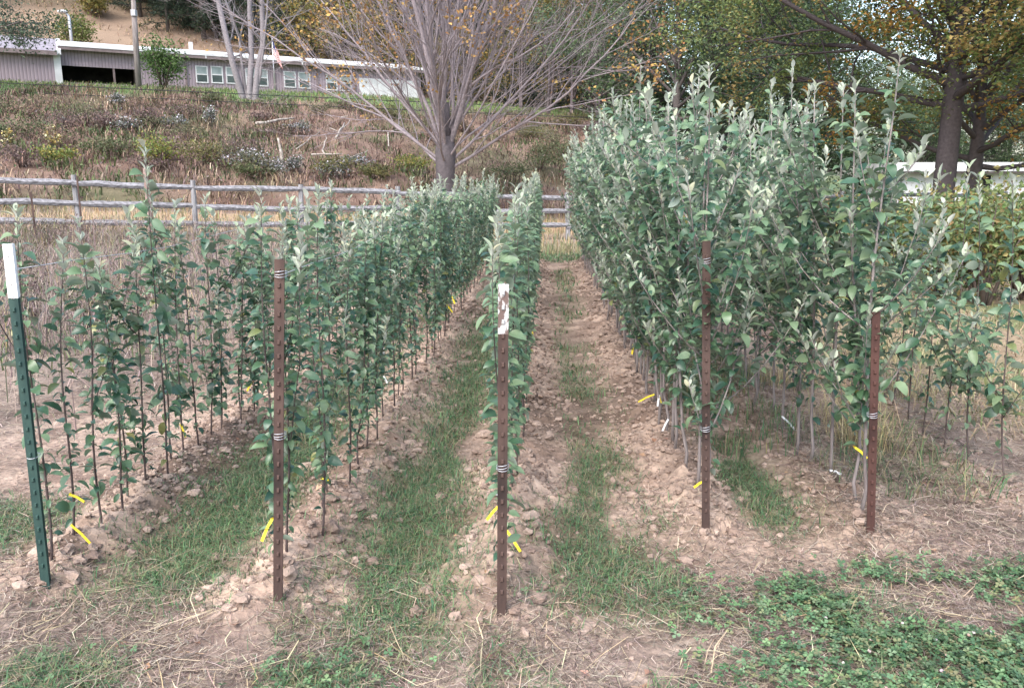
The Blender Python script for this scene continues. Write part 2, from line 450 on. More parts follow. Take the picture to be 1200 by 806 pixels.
def clod_batch(n, y0, y1, rlo, rhi, base, tri, dens):
    x, y, z = scatter(n, -3.2, 3.0, y0, y1, dens)
    r = rlo + (rhi - rlo) * RS.rand(len(x)) ** 3.0
    V, T = clods(x, y, z, r, base, tri, .17)
    n2 = fbm(x * 5, y * 5, 61)
    c = lerp(np.array([.20, .144, .116]), np.array([.345, .262, .212]), sm(.25, .75, n2 * .6 + RS.rand(len(x)) * .4))
    cl.add(V, T, np.repeat(c, len(base), 0))
dcl = lambda x, y: np.clip(soil(x, y) * (1 - .8 * green(x, y)), 0, 1) * np.clip(.35 + 1.3 * fbm(x * 2.2, y * 2.2, 71) - .3, 0.1, 1)
clod_batch(6500, 2.6, 5.0, .007, .030, ICO2_V, ICO2_T, dcl)
clod_batch(500, 2.6, 5.4, .025, .042, ICO2_V, ICO2_T, dcl)
clod_batch(21000, 2.6, 6.0, .004, .013, ICO_V, ICO_T, dcl)
clod_batch(18000, 4.0, 9.0, .006, .022, ICO_V, ICO_T, dcl)
clod_batch(13000, 5.2, 11.0, .010, .036, ICO_V, ICO_T, dcl)
clod_batch(10000, 10.0, 18.0, .015, .04, ICO_V, ICO_T, dcl)
clod_batch(9000, 2.9, 5.0, .005, .015, ICO_V, ICO_T, lambda x, y: .5 * (1 - green(x, y)) * sm(.45, .6, fbm(x * 2.5, y * 2.5, 72)))
clod_batch(13000, 2.3, 7.0, .004, .013, ICO_V, ICO_T, lambda x, y: .4 * (1 - green(x, y)) * (.35 + .65 * sm(3.0, 3.6, y)))
o = obj('soil_clods', cl.mesh('soil_clods'), M['clod']); tag(o, 'crumbly clods of dry tan soil heaped along the sapling rows', 'soil', kind='stuff')

# short green grass between the rows
gr = Geo()
def grass(n, x0, x1, y0, y1, dens, hlo, hhi, w, cols, lean=(.2, 1.1)):
    x, y, z = scatter(n, x0, x1, y0, y1, dens)
    N = len(x)
    c = mixcol(RS, N, cols)
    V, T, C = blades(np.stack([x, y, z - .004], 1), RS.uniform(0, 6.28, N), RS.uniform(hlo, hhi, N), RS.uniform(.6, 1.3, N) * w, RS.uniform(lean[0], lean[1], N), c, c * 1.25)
    gr.add(V, T, C)
GCOL = [(.078, .155, .066), (.105, .190, .080), (.135, .215, .094), (.060, .120, .058), (.19, .175, .10), (.075, .150, .080), (.24, .20, .13)]
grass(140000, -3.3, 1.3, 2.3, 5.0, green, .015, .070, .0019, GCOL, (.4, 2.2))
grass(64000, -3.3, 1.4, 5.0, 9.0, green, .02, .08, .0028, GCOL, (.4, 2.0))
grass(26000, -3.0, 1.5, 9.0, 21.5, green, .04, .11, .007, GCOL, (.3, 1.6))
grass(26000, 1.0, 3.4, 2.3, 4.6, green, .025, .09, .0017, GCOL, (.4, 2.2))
# taller grass under and between the tall rows
tall = lambda x, y: np.exp(-np.abs((x - 1.3) / .4) ** 4) * sm(4.7, 5.6, y) * (1 - .5 * sm(10, 14, y)) * sm(.3, .5, fbm(x * 2, y * 2, 81) + .06)
grass(8000, .95, 1.75, 4.6, 14, tall, .06, .22, .003, GCOL + [(.20, .20, .09)], (.1, .6))
grass(2600, 1.6, 2.6, 4.3, 8, lambda x, y: sm(.42, .6, fbm(x * 2.4, y * 1.6, 82)), .06, .20, .0025, GCOL + [(.30, .26, .15), (.24, .21, .12)], (.4, 1.6))
o = obj('grass', gr.mesh('grass'), M['veg']); tag(o, 'short green grass growing in strips between the sapling rows', 'grass', kind='stuff')

# tufts of yellow dry grass by the outer row
gr = Geo()
for cx, cy, r, n in ((2.12, 5.3, .16, 330), (2.25, 5.9, .22, 260), (1.98, 6.8, .25, 240), (2.9, 6.6, .35, 260), (3.3, 8.2, .5, 300)):
    x = RS.normal(cx, r * .6, n); y = RS.normal(cy, r * .6, n); z = th(x, y)
    c = mixcol(RS, n, [(.40, .33, .18), (.46, .39, .24), (.33, .27, .15), (.24, .23, .12)])
    V, T, C = blades(np.stack([x, y, z], 1), RS.uniform(0, 6.28, n), RS.uniform(.12, .36, n), .0018, RS.uniform(.3, 1.4, n), c)
    gr.add(V, T, C)
o = obj('dry_grass', gr.mesh('dry_grass'), M['dry']); tag(o, 'yellow dry grass standing in tufts around the outer saplings', 'dry grass', kind='stuff')

# straw and dead grass thatch lying on the ground
st = Geo()
def straw(n, x0, x1, y0, y1, dens, llo, lhi, w, cols, rise=.012):
    x, y, z = scatter(n, x0, x1, y0, y1, dens)
    N = len(x); a = RS.uniform(0, 6.28, N); L = llo + (lhi - llo) * RS.rand(N) ** 2
    d = np.stack([np.cos(a), np.sin(a), RS.normal(size=N) * .12], 1); e = np.stack([-np.sin(a), np.cos(a), np.zeros(N)], 1)
    p0 = np.stack([x, y, z + RS.uniform(.001, rise, N)], 1)
    bend = RS.normal(size=(N, 1)) * .12
    m = p0 + d * L[:, None] * .5 + e * bend * L[:, None]; p1 = p0 + d * L[:, None]
    m[:, 2] = np.maximum(m[:, 2], th(m[:, 0], m[:, 1]) + .003) ; p1[:, 2] = np.maximum(p1[:, 2], th(p1[:, 0], p1[:, 1]) + .001)
    ww = (w * RS.uniform(.6, 1.4, N))[:, None]
    up = np.array([0, 0, 1.])
    V = np.stack([p0 - e * ww, p0 + e * ww, m - e * ww + up * .002, m + e * ww + up * .002, p1], 1).reshape(-1, 3)
    b = np.arange(N)[:, None] * 5
    T = np.concatenate([b + np.array([0, 1, 3]), b + np.array([0, 3, 2]), b + np.array([2, 3, 4])], 0)
    c = mixcol(RS, N, cols); st.add(V, T, np.repeat(c[:, None], 5, 1).reshape(-1, 3))
SCOL = [(.31, .245, .195), (.22, .165, .135), (.15, .11, .092), (.42, .35, .275), (.105, .08, .068), (.25, .195, .16)]
thatch = lambda x, y: (1 - sm(3.0, 3.6, y)) * (1 - .25 * clover(x, y)) * (1 - .5 * green(x, y)) * (1 - .8 * soil(x, y)) * np.clip(fbm(x * 2.5, y * 2.5, 91) * 2.4 - .4, .15, 1)
straw(105000, -2.7, 2.9, 2.2, 3.8, thatch, .03, .14, .0012, SCOL, .02)
straw(1800, -2.6, 2.8, 2.25, 3.6, thatch, .10, .34, .0016, [(.42, .33, .21), (.50, .42, .28)], .03)
straw(12000, .4, 2.4, 3.2, 4.4, lambda x, y: .7 * (1 - .5 * soil(x, y)), .03, .14, .0013, SCOL, .015)
straw(24000, 1.5, 3.8, 3.3, 8.0, lambda x, y: 0 * x + .75, .04, .20, .0018, SCOL, .05)
straw(22000, -4.8, -2.3, 3.4, 8.5, lambda x, y: .8 * sm(.35, .55, fbm(x * 1.8, y * 1.8, 92)), .04, .16, .0020, SCOL, .03)
straw(9000, -2.4, 1.6, 3.2, 9.0, lambda x, y: .35 * (1 - soil(x, y)), .03, .11, .0016, SCOL)
o = obj('straw_thatch', st.mesh('straw_thatch'), M['dry']); tag(o, 'matted dead grass and straw covering the ground before the rows', 'straw', kind='stuff')

# clover
cv = Geo()
x, y, z = scatter(46000, .5, 3.2, 2.25, 3.9, lambda x, y: clover(x, y) * np.clip(fbm(x * 6, y * 6, 95) * 3.0 - .8, .05, 1))
x2, y2, z2 = scatter(3500, -2.4, .6, 2.25, 3.2, lambda x, y: blob(x, y, -.78, 2.6, .3, .15) * .9 + .08 * green(x, y))
x, y, z = np.concatenate([x, x2]), np.concatenate([y, y2]), np.concatenate([z, z2])
N = len(x); hgt = RS.uniform(.008, .055, N); ra = RS.uniform(.006, .0125, N); a0 = RS.uniform(0, 6.28, N)
cc = mixcol(RS, N, [(.07, .135, .064), (.095, .17, .078), (.12, .20, .095), (.055, .11, .055), (.155, .225, .12), (.17, .18, .09)])
nrm = RS.normal(size=(N, 3)) * .35; nrm[:, 2] = 1; nrm /= np.linalg.norm(nrm, axis=1)[:, None]
ux = np.cross(nrm, np.array([0, 1., 0])); ux /= np.linalg.norm(ux, axis=1)[:, None]; uy = np.cross(nrm, ux)
for k in range(3):
    a = a0 + k * 2.094
    d = np.cos(a)[:, None] * ux + np.sin(a)[:, None] * uy; e = np.cross(nrm, d)
    p = np.stack([x, y, z + hgt], 1); R = ra[:, None]
    V = np.stack([p, p + d * R * 1.0 + e * R * .75 + nrm * R * .2, p + d * R * 1.75 , p + d * R * 1.0 - e * R * .75 + nrm * R * .2], 1)
    q = np.arange(N)[:, None] * 4
    cv.add(V.reshape(-1, 3), np.concatenate([q + np.array([0, 2, 1]), q + np.array([0, 3, 2])], 0), np.repeat(cc[:, None], 4, 1).reshape(-1, 3))
o = obj('clover', cv.mesh('clover'), M['veg']); tag(o, 'low patch of green clover spreading before the tall rows', 'clover', kind='stuff')
# clover flower heads
x, y, z = scatter(70, .9, 3.0, 2.3, 3.2, clover)
fl = Geo()
V, T = clods(x, y, z + .045, np.full(len(x), .0062), ICO2_V, ICO2_T, .16)
fl.add(V, T, np.repeat(mixcol(RS, len(x), [(.46, .37, .36), (.52, .46, .45), (.36, .24, .20)]), 42, 0))
o = obj('clover_blossom', fl.mesh('clover_blossom'), M['dry']); tag(o, 'small pale clover blossoms dotted over the clover', 'flowers', kind='stuff')
# fallen leaves
x, y, z = scatter(420, -2.6, 3, 2.3, 9, lambda x, y: 0 * x + .6, .15)
lf = Geo()
p = np.stack([x, y, z + .014], 1)
V, T, C = leafsoup(p, RS.uniform(.025, .055, len(x)), mixcol(RS, len(x), [(.26, .15, .10), (.36, .22, .15), (.20, .11, .08), (.42, .28, .20)]), RS, 2.5, .7)
lf.add(V, T, C)
o = obj('leaf_litter', lf.mesh('leaf_litter'), M['dry']); tag(o, 'brown fallen leaves lying scattered on soil and grass', 'leaf litter', kind='stuff')

# ------------------------------------------------------------------ apple saplings
def leaf_geo(L, W, curl, fold, seed, pet=.28):
    r = random.Random(seed)
    ts = [0, .14, .36, .6, .82, 1.0]
    V = []; T = []
    side = r.uniform(-.08, .08)
    def pos(t, u):
        wv = W * (math.sin(math.pi * min(t, 1) ** .82) ** .8 if 0 < t < 1 else 0) * (1 + r.uniform(-.06, .06))
        ang = curl * t
        yv = L * (math.sin(ang) / curl if abs(curl) > 1e-3 else t)
        zv = -L * ((1 - math.cos(ang)) / curl if abs(curl) > 1e-3 else 0)
        return (u * wv + side * L * t * t, yv, zv + abs(u) * fold * wv)
    V.append(pos(0, 0))
    for t in ts[1:-1]:
        V += [pos(t, -1), pos(t, 0), pos(t, 1)]
    V.append(pos(1, 0))
    n = len(ts) - 2
    T += [(0, 2, 1), (0, 3, 2)]
    for k in range(n - 1):
        b = 1 + 3 * k
        T += [(b, b + 1, b + 4), (b, b + 4, b + 3), (b + 1, b + 2, b + 5), (b + 1, b + 5, b + 4)]
    b = 1 + 3 * (n - 1); e = len(V) - 1
    T += [(b, b + 1, e), (b + 1, b + 2, e)]
    p = len(V); w = L * .013
    V += [(-w, -L * pet, L * pet * .35), (w, -L * pet, L * pet * .35), (w, .004, 0), (-w, .004, 0)]
    T += [(p, p + 1, p + 2), (p, p + 2, p + 3)]
    return np.array(V), np.array(T)
LEAF = []                                                 # unit-length leaves, mature
for i in range(8):
    r = random.Random(100 + i)
    LEAF.append(leaf_geo(1, r.uniform(.22, .30), r.uniform(.2, 1.6), r.uniform(.15, .55), i))
YLEAF = [leaf_geo(1, random.Random(i).uniform(.17, .25), random.Random(i + 50).uniform(-.3, .9), .7, 40 + i, .12) for i in range(5)]
# triangles face up
def fix(g):
    V, T = g
    a, b, c = V[T[:, 0]], V[T[:, 1]], V[T[:, 2]]
    f = np.cross(b - a, c - a)[:, 2] < 0
    T = T.copy(); T[f] = T[f][:, ::-1]
    return V, T
LEAF = [fix(g) for g in LEAF]; YLEAF = [fix(g) for g in YLEAF]
leaf_me = {}
def leaf_mesh(kind, i):
    k = (kind, i)
    if k not in leaf_me:
        V, T = (YLEAF if kind == 'young' else LEAF)[i]
        me = mesh_np('leaf', V, T, None, True); me.materials.append(M[kind]); leaf_me[k] = me
    return leaf_me[k]

def orient(axis, roll, rs):
    a = axis / np.linalg.norm(axis)
    n = np.array([0, 0, 1.]) + .001 * rs.normal(size=3)
    n = n - a * n.dot(a)
    if np.linalg.norm(n) < .05: n = np.array([1., 0, 0]) - a * a[0]
    n /= np.linalg.norm(n)
    x = np.cross(a, n)
    c, s_ = math.cos(roll), math.sin(roll)
    x, n = x * c + n * s_, n * c - x * s_
    return np.stack([x, a, n], 1)
def sapling(seed, h, style):
    rs = np.random.RandomState(seed)
    tubes = Geo(); leaves = []                            # leaves: (kind, variant, 3x3, pos, size)
    lo, gap, shoots, spread, size, pale = style['lo'], style['gap'], style['shoots'], style['spread'], style['size'], style['pale']
    def shoot(P, R, zlo, tipyoung=True, gapm=1.0):
        tubes.add(*tube(P, R, 6 if R[0] > .005 else 4))
        seg = np.linalg.norm(np.diff(P, axis=0), axis=1); cum = np.concatenate([[0], np.cumsum(seg)]); L = cum[-1]
        d = 0.0; az = rs.uniform(0, 6.28)
        while d < L:
            d += gap * gapm * rs.uniform(.6, 1.5) * (1 - .45 * (d / L))
            if d > L: break
            p = np.array([np.interp(d, cum, P[:, k]) for k in range(3)])
            if p[2] < zlo * rs.uniform(.6, 1.25): continue
            az += 2.4 + rs.normal() * .3
            rem = L - d
            young = tipyoung and rem < rs.uniform(.06, .20)
            el = math.radians(rs.normal(62, 12)) if young else math.radians(rs.normal(4 if rem > .4 else 26, 27))
            a = np.array([math.cos(az) * math.cos(el), math.sin(az) * math.cos(el), math.sin(el)])
            s = size * rs.uniform(.45, 1.3)
            if young: s *= rs.uniform(.5, .85)
            elif p[2] < zlo + .15: s *= .8
            kind = 'young' if young else ('leaf_pale' if rs.rand() < pale + .5 * max(0, 1 - rem / .45) else 'leaf')
            m = orient(a, rs.normal() * .45, rs)
            leaves.append((kind, rs.randint(5 if young else 8), m, p + a * s * .24, s))
    n = 14
    zz = np.linspace(-.06, h, n); t = zz / h
    lean = rs.normal(size=2) * style['lean']
    ph = rs.uniform(0, 6.28, 4)
    kink = rs.uniform(0, .03)
    X = lean[0] * np.clip(t, 0, 1) ** 1.3 + .012 * np.sin(t * 7 + ph[0]) + kink * np.cos(ph[3]) * (np.exp(-((zz - .12) / .06) ** 2))
    Y = lean[1] * np.clip(t, 0, 1) ** 1.3 + .012 * np.sin(t * 6 + ph[1]) + kink * np.sin(ph[3]) * (np.exp(-((zz - .12) / .06) ** 2))
    P = np.stack([X - X[1], Y - Y[1], zz], 1)
    r0 = style['r']
    R = r0 * (1 - .72 * np.clip(t, 0, 1)); R[0] *= 1.15; R[-1] = .0016
    shoot(P, R, lo)
    for k in range(rs.poisson(shoots) if shoots else 0):
        z0 = rs.uniform(lo * .9, h * .72)
        i = np.interp(z0, zz, np.arange(n)); b = np.array([np.interp(z0, zz, P[:, q]) for q in range(3)])
        L = min(rs.uniform(.3, .95), (h - z0) * 1.05); az = rs.uniform(0, 6.28); an = math.radians(rs.uniform(25, 60)) * spread
        pts = [b]; d = np.array([math.cos(az) * math.sin(an), math.sin(az) * math.sin(an), math.cos(an)])
        m = 6
        for q in range(m):
            pts.append(pts[-1] + d * L / m); d = d + np.array([0, 0, .13]) + rs.normal(size=3) * .05; d /= np.linalg.norm(d)
        shoot(np.array(pts), np.linspace(r0 * .5, .0014, m + 1), lo, True, .95)
    return tubes, leaves
def foliage_mesh(leaves):
    mats = []; V = []; T = []; mi = []; n = 0
    for kind, v, m, p, s in leaves:
        g = (YLEAF if kind == 'young' else LEAF)[v]
        V.append((g[0] * s) @ m.T + p); T.append(g[1] + n); n += len(g[0])
        if kind not in mats: mats.append(kind)
        mi += [mats.index(kind)] * len(g[1])
    me = mesh_np('foliage', np.concatenate(V), np.concatenate(T), None, True, mi)
    for k in mats: me.materials.append(M[k])
    return me
STY = [
    dict(h=(1.38, .13), lo=.10, gap=.0165, shoots=.6, spread=.7, size=.074, pale=.20, lean=.03, r=.0060, stem='stem', sp=.225, tilt=.04),
    dict(h=(1.42, .11), lo=.14, gap=.0120, shoots=1.2, spread=.5, size=.064, pale=.28, lean=.025, r=.0060, stem='stem', sp=.24, tilt=.03),
    dict(h=(1.50, .08), lo=.18, gap=.0150, shoots=.25, spread=.4, size=.072, pale=.58, lean=.014, r=.0060, stem='stem', sp=.25, tilt=.0),
    dict(h=(2.16, .13), lo=.32, gap=.0200, shoots=10.5, spread=.95, size=.070, pale=.28, lean=.05, r=.0100, stem='stem_grey', sp=.26, tilt=-.03),
    dict(h=(2.12, .13), lo=.40, gap=.0200, shoots=10.0, spread=1.0, size=.075, pale=.40, lean=.05, r=.0095, stem='stem_grey', sp=.26, tilt=-.03),
    dict(h=(1.66, .16), lo=.22, gap=.0200, shoots=2.4, spread=.9, size=.078, pale=.55, lean=.05, r=.0060, stem='stem', sp=.34, tilt=-.03),
]
ROWTXT = ['the green steel post with a white tip', 'the plain rusty post without any white paint, among short rows', 'the rusty post with flaking white paint on top',
          'the rusty post amid tall bushy saplings', 'the red-brown post at the edge of the dry grass', '']
KINDTXT = ['thin leafy apple sapling', 'leafy apple sapling', 'leafy apple sapling', 'tall bushy apple sapling', 'tall branching apple sapling', 'short sparse apple sapling']
SHORTTXT = ['the green steel post with a white tip', 'the plain rusty post without white paint', 'the rusty post with flaking white paint', 'the rusty post amid tall bushy saplings', 'the red-brown post beside dry grass']
VARI = {}
SAP = []                                                   # (row, x, y, z, height)
nleaf = 0
rr = random.Random(3)
for ri in range(6):
    stl = STY[ri]
    y = ROWY0[ri] + (.16 if ri < 3 else .12)
    k = 0
    while y < ROWY1[ri]:
        x = ROWX[ri] + rr.gauss(0, .016 if ri == 2 else .025)
        h = max(.9, rr.gauss(*stl['h']))
        if ri in (1, 2): h += .018 * (y - 4)
        if ri == 3: h += .06 * max(0, min(1, (y - 4) / 2.5)) + .012 * (y - 5)
        if ri == 3 and k == 0: h = 2.15
        if ri == 0 and k == 6: h = 1.82
        if ri == 4 and k in (0, 2): h = 2.2 - .04 * k
        z = float(th(x, y))
        if ri == 5: lab, grp = 'short sparse apple sapling in the outermost row that has no post', 'outermost row of short saplings'
        else:
            lab = '%s in the row behind %s' % (KINDTXT[ri], ROWTXT[ri]); grp = 'saplings in the row behind ' + ROWTXT[ri]
        if ri == 0 and k == 6: lab = 'tallest thin sapling, pale tip rising high above its row behind the green steel post'
        elif k < 8 and ri < 5: lab = '%s standing %s behind %s' % (KINDTXT[ri], ['first', 'second', 'third', 'fourth', 'fifth', 'sixth', 'seventh', 'eighth'][k], SHORTTXT[ri])
        elif ri < 5 and y + stl['sp'] * .72 > ROWY1[ri]: lab = '%s ending the row of %s' % (KINDTXT[ri], SHORTTXT[ri])
        if len(lab.split()) > 16: lab = ' '.join(lab.replace('leafy ', '').split()[:16])
        root = thing('apple_sapling', lab, 'sapling', (x, y, z), 0, grp)
        root.rotation_euler = (Matrix.Rotation(stl['tilt'], 3, 'Y') @ Matrix.Rotation(rr.uniform(0, 6.28), 3, 'Z')).to_euler()
        near = math.hypot(x, y) < (4.45 if ri < 3 else 4.4 if ri < 5 else 5.2)
        if near:
            tb, lv = sapling(1000 * ri + k, h, stl)
            sme = tb.mesh('stem', True); sme.materials.append(M[stl['stem']])
            obj('stem', sme, None, root)
            for kind, v, m, p, s in lv:
                lo_ = bpy.data.objects.new('leaf', leaf_mesh(kind, v)); COL.objects.link(lo_); lo_.parent = root
                mm = Matrix.Identity(4)
                for a in range(3):
                    for b in range(3): mm[a][b] = m[a, b] * s
                    mm[a][3] = p[a]
                lo_.matrix_basis = mm; nleaf += 1
        else:
            vk = (ri if ri != 2 else 2, rr.randrange(7 if ri < 3 else 6))
            if vk not in VARI:
                tb, lv = sapling(7000 + 100 * vk[0] + vk[1], stl['h'][0], stl)
                sme = tb.mesh('stem', True); sme.materials.append(M[stl['stem']])
                VARI[vk] = (sme, foliage_mesh(lv))
            sme, fme = VARI[vk]
            obj('stem', sme, None, root)
            tag(obj('foliage', fme, None, root), kind='stuff')
            sc = h / stl['h'][0]
            root.scale = (1, 1, sc)
        SAP.append((ri, x, y, z, h))
        y += stl['sp'] * rr.uniform(.72, 1.28) * (.8 if ri == 0 and y < 6 else 1); k += 1
print('saplings', len(SAP), 'leaf objects', nleaf)

# ------------------------------------------------------------------ steel posts at the row heads
def on_field(px, py):
    d = ray(px, py); t = 2.0
    while t < 12:
        p = ORI + d * t
        if p.z < float(th(p.x, p.y)): break
        t += .01
    return p
def tpost(px, toppx, mat, tip, label, ties=(.5,), tie_n=2):
    b = on_field(*px); X, Y = b.x, b.y; z0 = float(th(X, Y))
    tp = at_depth(toppx[0], toppx[1], b.dot(FWD))
    h = tp.z - z0; leanx = math.atan2(tp.x - X, h)
    root = thing('steel_post', label, 'post', (X, Y, z0))
    root.rotation_euler = (0, leanx, 0)
    def tee(za, zb, g=0.0):
        f = Geo()
        f.add(*box(-.019 - g, .019 + g, -.003 - g, .003 + g, za, zb))       # flange towards the camera
        f.add(*box(-.003 - g, .003 + g, .003 + g, .036 + g, za, zb))       # web
        return f
    th_ = tip[1] if tip else 0
    obj('shaft', tee(-.25, h - th_).mesh('shaft'), M[mat], root)
    if tip:
        obj('painted_tip', tee(h - th_, h, .0006).mesh('painted_tip'), M[tip[0]], root)
    smesh = None
    z = .10
    while z < h - .02:
        if smesh is None:
            g = Geo()
            V = np.array([[-.006, -.0031, -.010], [.006, -.0031, -.010], [.006, -.0031, .010], [-.006, -.0031, .010], [-.004, -.010, -.005], [.004, -.010, -.005], [.004, -.010, .008], [-.004, -.010, .008]])
            T = [(4, 5, 6), (4, 6, 7), (0, 1, 5), (0, 5, 4), (1, 2, 6), (1, 6, 5), (2, 3, 7), (2, 7, 6), (3, 0, 4), (3, 4, 7)]
            g.add(V, T); smesh = g.mesh('stud')
            s2 = smesh.copy(); smesh.materials.append(M[mat]); s2.materials.append(M[tip[0]] if tip else M[mat])
        obj('stud', s2 if tip and z > h - th_ else smesh, None, root, (0, 0, z))
        z += .054
    for fr in ties:
        g = Geo()
        for q in range(tie_n):
            an = np.linspace(0, 6.28, 13)
            g.add(*tube(np.stack([.023 * np.cos(an), .015 + .027 * np.sin(an), h * fr + .008 * q + .004 * np.sin(an + q)], 1), .0015, 4, False))
        obj('wire_tie', g.mesh('wire_tie', True), M['wire'], root)
    return root, h
POSTS = [
    tpost(POSTPX[0], (9, 286), 'green_paint', ('white_paint', .21), 'dark green steel post with white tip, leaning outward at its row end', (.4, .93), 1),
    tpost(POSTPX[1], (328, 303), 'rust', None, 'plain rusty steel post bound with wire at its top and middle', (.50, .955), 3),
    tpost(POSTPX[2], (590, 333), 'rust', ('flaked_paint', .185), 'rusty steel post with flaking white paint on its top', (.46,), 3),
    tpost(POSTPX[3], (828, 282), 'rust', None, 'dark rusty steel post standing against tall bushy saplings', (.36, .93), 3),
    tpost(POSTPX[4], (1027, 365), 'rust_red', None, 'red-brown rusty steel post under a tall sapling beside dry grass', (.54,), 3),
]
# trellis wires strung along the rows
for ri in range(5):
    root, h = POSTS[ri]
    b = Vector(root.location)
    for q, fr in enumerate((.93,) if ri != 1 else (.955,)):
        lean = root.rotation_euler[1]
        p0 = np.array([b.x + math.sin(lean) * h * fr, b.y + .035, b.z + h * fr])
        ys = np.linspace(p0[1], ROWY1[ri], 30); t = np.linspace(0, 1, 30)
        P = np.stack([p0[0] + (ROWX[ri] - p0[0]) * np.minimum(1, t * 6), ys, p0[2] + .03 * t - .03 * np.sin(t * math.pi * 5) ** 2], 1)
        V, T = tube(P, .0016, 4)
        o = obj('trellis_wire', mesh_np('trellis_wire', V, T, None, True), M['wire'])
        tag(o, 'thin galvanised wire strung along the row from ' + ['the green white-tipped post', 'the plain rusty post bound with wire', 'the post with flaking white paint', 'the dark rusty post at tall saplings', 'the red-brown post by dry grass'][ri], 'wire', 'trellis wires along the rows')
# ------------------------------------------------------------------ marker tags tied to the saplings
def ribbon(P, w, nrm, tw=.3):
    P = np.asarray(P, float); n = len(P); side = np.asarray(nrm, float)
    V = []
    for i, p in enumerate(P):
        s_ = side * w * (1 if i not in (0,) else .5); V += [p - s_, p + s_]
    T = []
    for i in range(n - 1): a = 2 * i; T += [(a, a + 1, a + 3), (a, a + 3, a + 2)]
    V = np.array(V); d = np.array([0, .0012, 0])
    T = np.array(T); m = len(V)
    return np.concatenate([V, V + d]), np.concatenate([T, T[:, ::-1] + m])
TAGS = [  # row, knot pixel, end pixel, colour
    (0, (78, 616), (103, 640), 'tag_yellow'), (0, (89, 579), (107, 588), 'tag_yellow'), (1, (321, 608), (309, 634), 'tag_yellow'),
    (1, (377, 560), (389, 564), 'tag_yellow'), (2, (582, 590), (565, 609), 'tag_yellow'), (2, (595, 653), (617, 685), 'tag_yellow'), (2, (583, 606), (581, 628), 'tag_yellow'),
    (3, (764, 476), (745, 485), 'tag_yellow'), (3, (769, 472), (765, 458), 'tag_yellow'), (3, (822, 563), (808, 571), 'tag_yellow'),
    (4, (998, 524), (1012, 537), 'tag_yellow'), (1, (524, 355), (533, 366), 'tag_yellow'), (1, (530, 346), (534, 356), 'tag_yellow'),
    (0, (219, 497), (225, 512), 'tag_yellow'), (0, (298, 448), (292, 458), 'tag_yellow'), (3, (706, 352), (712, 346), 'tag_yellow'), (2, (620, 382), (624, 392), 'tag_yellow'),
    (3, (738, 420), (736, 432), 'tag_yellow'),
    (1, (449, 391), (452, 417), 'tag_white'), (1, (455, 438), (462, 449), 'tag_white'), (3, (779, 508), (772, 522), 'tag_white'), (4, (924, 490), (941, 508), 'tag_white'),
    (4, (972, 560), (985, 565), 'tag_white'), (2, (581, 568), (576, 580), 'tag_white'), (3, (776, 463), (774, 476), 'tag_white')]
POSTN = ['the green post', 'the plain rusty post', 'the flaking white-topped post', 'the tall-row rusty post', 'the red-brown post']
cnt = {}
for ri, a, b, cm in TAGS:
    p = at_x(a[0], a[1], ROWX[ri]) if abs(ROWX[ri]) > .3 else at_depth(a[0], a[1], 3.45 if a[1] > 500 else 8.5)
    c = min((s for s in SAP if s[0] == ri), key=lambda s: (s[2] - p.y) ** 2)
    D = Vector((c[1], c[2], 0)).dot(FWD) - .012
    p0 = at_depth(a[0], a[1], D); p1 = at_depth(b[0], b[1], D - .01)
    sh_ = Vector((c[1] - .006 - p0.x + STY[ri]['tilt'] * (p0.z - c[3]), 0, 0))
    p0 += sh_; p1 += sh_
    lift = max(0, float(th(p1.x, p1.y)) + .012 - p1.z, float(th(p0.x, p0.y)) + .04 - p0.z)
    p0.z += lift; p1.z += lift
    sx = Vector((p0.x, c[2], p0.z))
    P = [(sx.x, sx.y + .011, p0.z), (sx.x, sx.y - .012, p0.z), (p0.x * .7 + sx.x * .3, p0.y, p0.z)]
    m = (p0 + p1) / 2 + Vector((0, 0, .006))
    P += [tuple(m), tuple(p1)]
    dv = (p1 - p0).normalized(); side = dv.cross(Vector((0, 1, 0))).normalized()
    V, T = ribbon(P, .0062 if c[2] < 7 else .009, side)
    V = V - np.array([sx.x, sx.y, p0.z])
    me = mesh_np('marker_tag', V, T)
    o = obj('marker_tag', me, M[cm], None, (sx.x, sx.y, p0.z))
    far = c[2] > 7; col = 'yellow' if cm == 'tag_yellow' else 'white'
    key = (ri, col, far)
    cnt[key] = cnt.get(key, 0) + 1
    tag(o, '%s tape tag tied low on a sapling %s %s' % (col, 'far behind' if far else 'close behind', POSTN[ri]), 'tag', '%s tags tied to saplings' % col)

# ------------------------------------------------------------------ split rail fence
FA = np.array([0.0, 24.0]); FD = np.array([math.cos(A24), math.sin(A24)])
fence = thing('rail_fence', 'weathered grey wooden three-rail fence running between nursery and bank', 'fence', (0, 24, float(th(0, 24))))
fz0 = float(th(0, 24))
pitchm = 2.58
rf = np.random.RandomState(12)
posts = []
